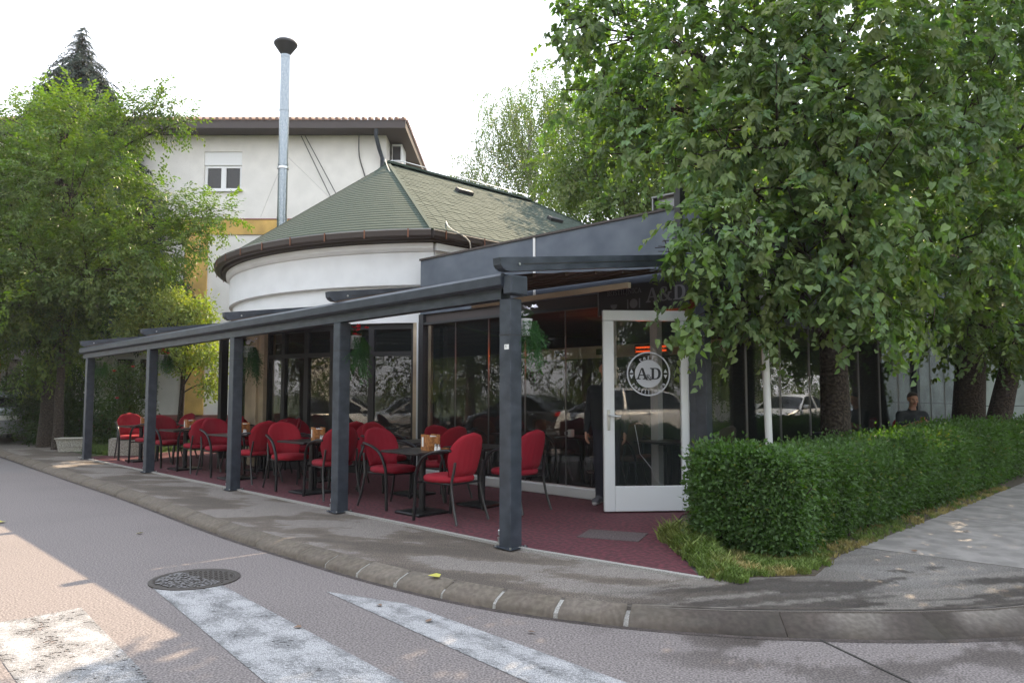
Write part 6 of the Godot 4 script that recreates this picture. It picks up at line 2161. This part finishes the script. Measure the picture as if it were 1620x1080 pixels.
	for q in [[0.0, 0.25, 0.13], [0.06, 0.26, 0.14], [0.24, 0.29, 0.17], [0.3, 0.31, 0.19]]:
		pp.append([Vector3(-q[1], q[0], q[2]), Vector3(q[1], q[0], q[2]), Vector3(q[1], q[0], -q[2]), Vector3(-q[1], q[0], -q[2])])
	for j in 3:
		for k in 4: quad(s, pp[j][k], pp[j][(k + 1) % 4], pp[j + 1][(k + 1) % 4], pp[j + 1][k])
	addbx(s, -0.27, 0.27, 0.26, 0.27, -0.15, 0.15)
	obj("trough", s, M.concrete_pale, pl)
	obj("rim", bx(-0.33, 0.33, 0.3, 0.33, -0.21, 0.21, 0.01), M.concrete_pale, pl)
	var rl := nst()
	for k in 5: tube(rl, [Vector3(-0.2 + k * 0.1, 0.1, 0.147), Vector3(-0.17 + k * 0.1, 0.2, 0.166), Vector3(-0.14 + k * 0.1, 0.1, 0.147)], 0.012, 6)
	obj("relief", rl, M.concrete_pale, pl)
	obj("earth", bx(-0.25, 0.25, 0.27, 0.29, -0.14, 0.14), M.soil, pl)
	var lw := thing("garden_kerb_wall", "low beige block at the foot of the rose bush by the carpet", "low wall", Vector3(-8.55, 0.0, -16.75), 0.1)
	obj("block", bx(-0.45, 0.45, 0, 0.4, -0.15, 0.15, 0.015), M.concrete_pale, lw)
	# white pole by the linden
	var wp := thing("white_pole", "slim leaning white pole rising between hedge and linden crown", "pole", Vector3(2.97, 0, -8.55))
	obj("shaft", tube(nst(), [Vector3(0, 0.0, 0), Vector3(-0.05, 3.5, -0.05)], 0.042, 12), M.white_trim, wp)
	obj("collar", lathe(nst(), [Vector2(0.05, 0.0), Vector2(0.07, 0.0), Vector2(0.06, 0.04), Vector2(0.043, 0.04)], Vector3.ZERO, 12), M.white_trim, wp)
	# infrared heater in the glass room
	var ht := thing("heater_lamp", "glowing orange bar heater seen through the open door's pane", "heater", W(-6.35, 2.0, -9.3), TH)
	obj("housing", bx(-0.3, 0.3, -0.02, 0.14, -0.1, 0.0), M.dark_frame, ht)
	var y := 0.02
	for k in 2: obj("glow_bar", bx(-0.27, 0.27, y + k * 0.06, y + 0.025 + k * 0.06, 0.002, 0.012), M.heater_glow, ht)
	var al := AreaLight3D.new()
	al.name = "heater_light"
	al.area_size = Vector2(0.54, 0.09)
	al.light_color = Color(1.0, 0.4, 0.12)
	al.light_energy = 0.25
	al.shadow_enabled = true
	ht.add_child(al)
	al.position = Vector3(0, 0.06, 0.02)
	al.rotation.y = PI
	# mug and glass on the inner table
	var mg := thing("mug", "white mug on the dark table behind the panes", "mug", W(-7.25, 0.75, -8.5))
	obj("cup", lathe(nst(), [Vector2(0, 0), Vector2(0.045, 0), Vector2(0.05, 0.01), Vector2(0.05, 0.11), Vector2(0.045, 0.11), Vector2(0.043, 0.01), Vector2(0, 0.01)], Vector3.ZERO, 20), M.porcelain, mg)
	obj("handle", tube(nst(), catmull([Vector3(-0.045, 0.09, 0), Vector3(-0.08, 0.085, 0), Vector3(-0.09, 0.055, 0), Vector3(-0.08, 0.025, 0), Vector3(-0.045, 0.02, 0)], 0.02), 0.008, 6), M.porcelain, mg)
	var pt := thing("red_pot", "small red pot low behind the panes left of the door", "pot", W(-6.6, 0.3, -8.4))
	obj("pot_body", lathe(nst(), [Vector2(0, 0), Vector2(0.07, 0), Vector2(0.085, 0.17), Vector2(0.078, 0.17), Vector2(0.065, 0.01), Vector2(0, 0.01)], Vector3.ZERO, 18), M.petal_red, pt)
	obj("stand", bx(-0.2, 0.2, -0.02, 0.0, -0.15, 0.15), M.interior_brown, pt)
	obj("stand_leg", bx(-0.03, 0.03, -0.278, -0.02, -0.03, 0.03), M.interior_brown, pt)
	# fallen leaves on road and pavement
	var fl2 := [[-5.95, -0.094, -8.75, 0.16, "yellow-green fallen leaf on the far left of the road"], [-4.0, -0.094, -8.0, 0.07, "small yellow fallen leaf by the kerb left of the second post"], [-0.55, 0.004, -5.75, 0.09, "yellow fallen leaf on the pavement before the right-hand post"], [-0.95, -0.093, -5.35, 0.06, "brown fallen leaf on the right crossing stripe near its tip"], [-0.55, -0.093, -4.95, 0.06, "reddish fallen leaf in the middle of the right crossing stripe"], [-1.35, -0.094, -4.85, 0.05, "dark fallen leaf between two crossing stripes"], [0.1, -0.093, -4.75, 0.05, "grey fallen leaf on the right edge of the right stripe"], [3.55, 0.012, -6.6, 0.06, "dark fallen leaf on the concrete path near the joint"], [4.6, 0.012, -7.6, 0.07, "pale fallen leaf on the concrete path by the hedge"], [-5.6, -0.094, -7.2, 0.1, "yellow fallen leaf in the sunlit part of the road"]]
	var tone := [M.leaf_fallen_a, M.leaf_fallen_b]
	for k in fl2.size():
		var q: Array = fl2[k]
		var f := nst()
		leaf(f, Vector3.ZERO, Vector3(0, 0.15, 1), Vector3(0.2, 1, 0), q[3], q[3] * 0.7, true)
		var o := obj("fallen_leaf", f, tone[0 if k in [0, 1, 2, 9] else 1])
		o.position = Vector3(q[0], q[1] + 0.006, q[2])
		o.rotation.y = k * 2.3
		tag(o, q[4], "leaf", "fallen leaves")
	var oc := nst()
	tube(oc, catmull([Vector3(-16.5, 9.9, -20.5), Vector3(-14.5, 9.3, -20.4), Vector3(-12.4, 8.9, -20.5)], 0.4), 0.012, 4)
	tag(obj("overhead_cable", oc, M.cable_dark), "thin overhead cable crossing before the left tree top", "cable")
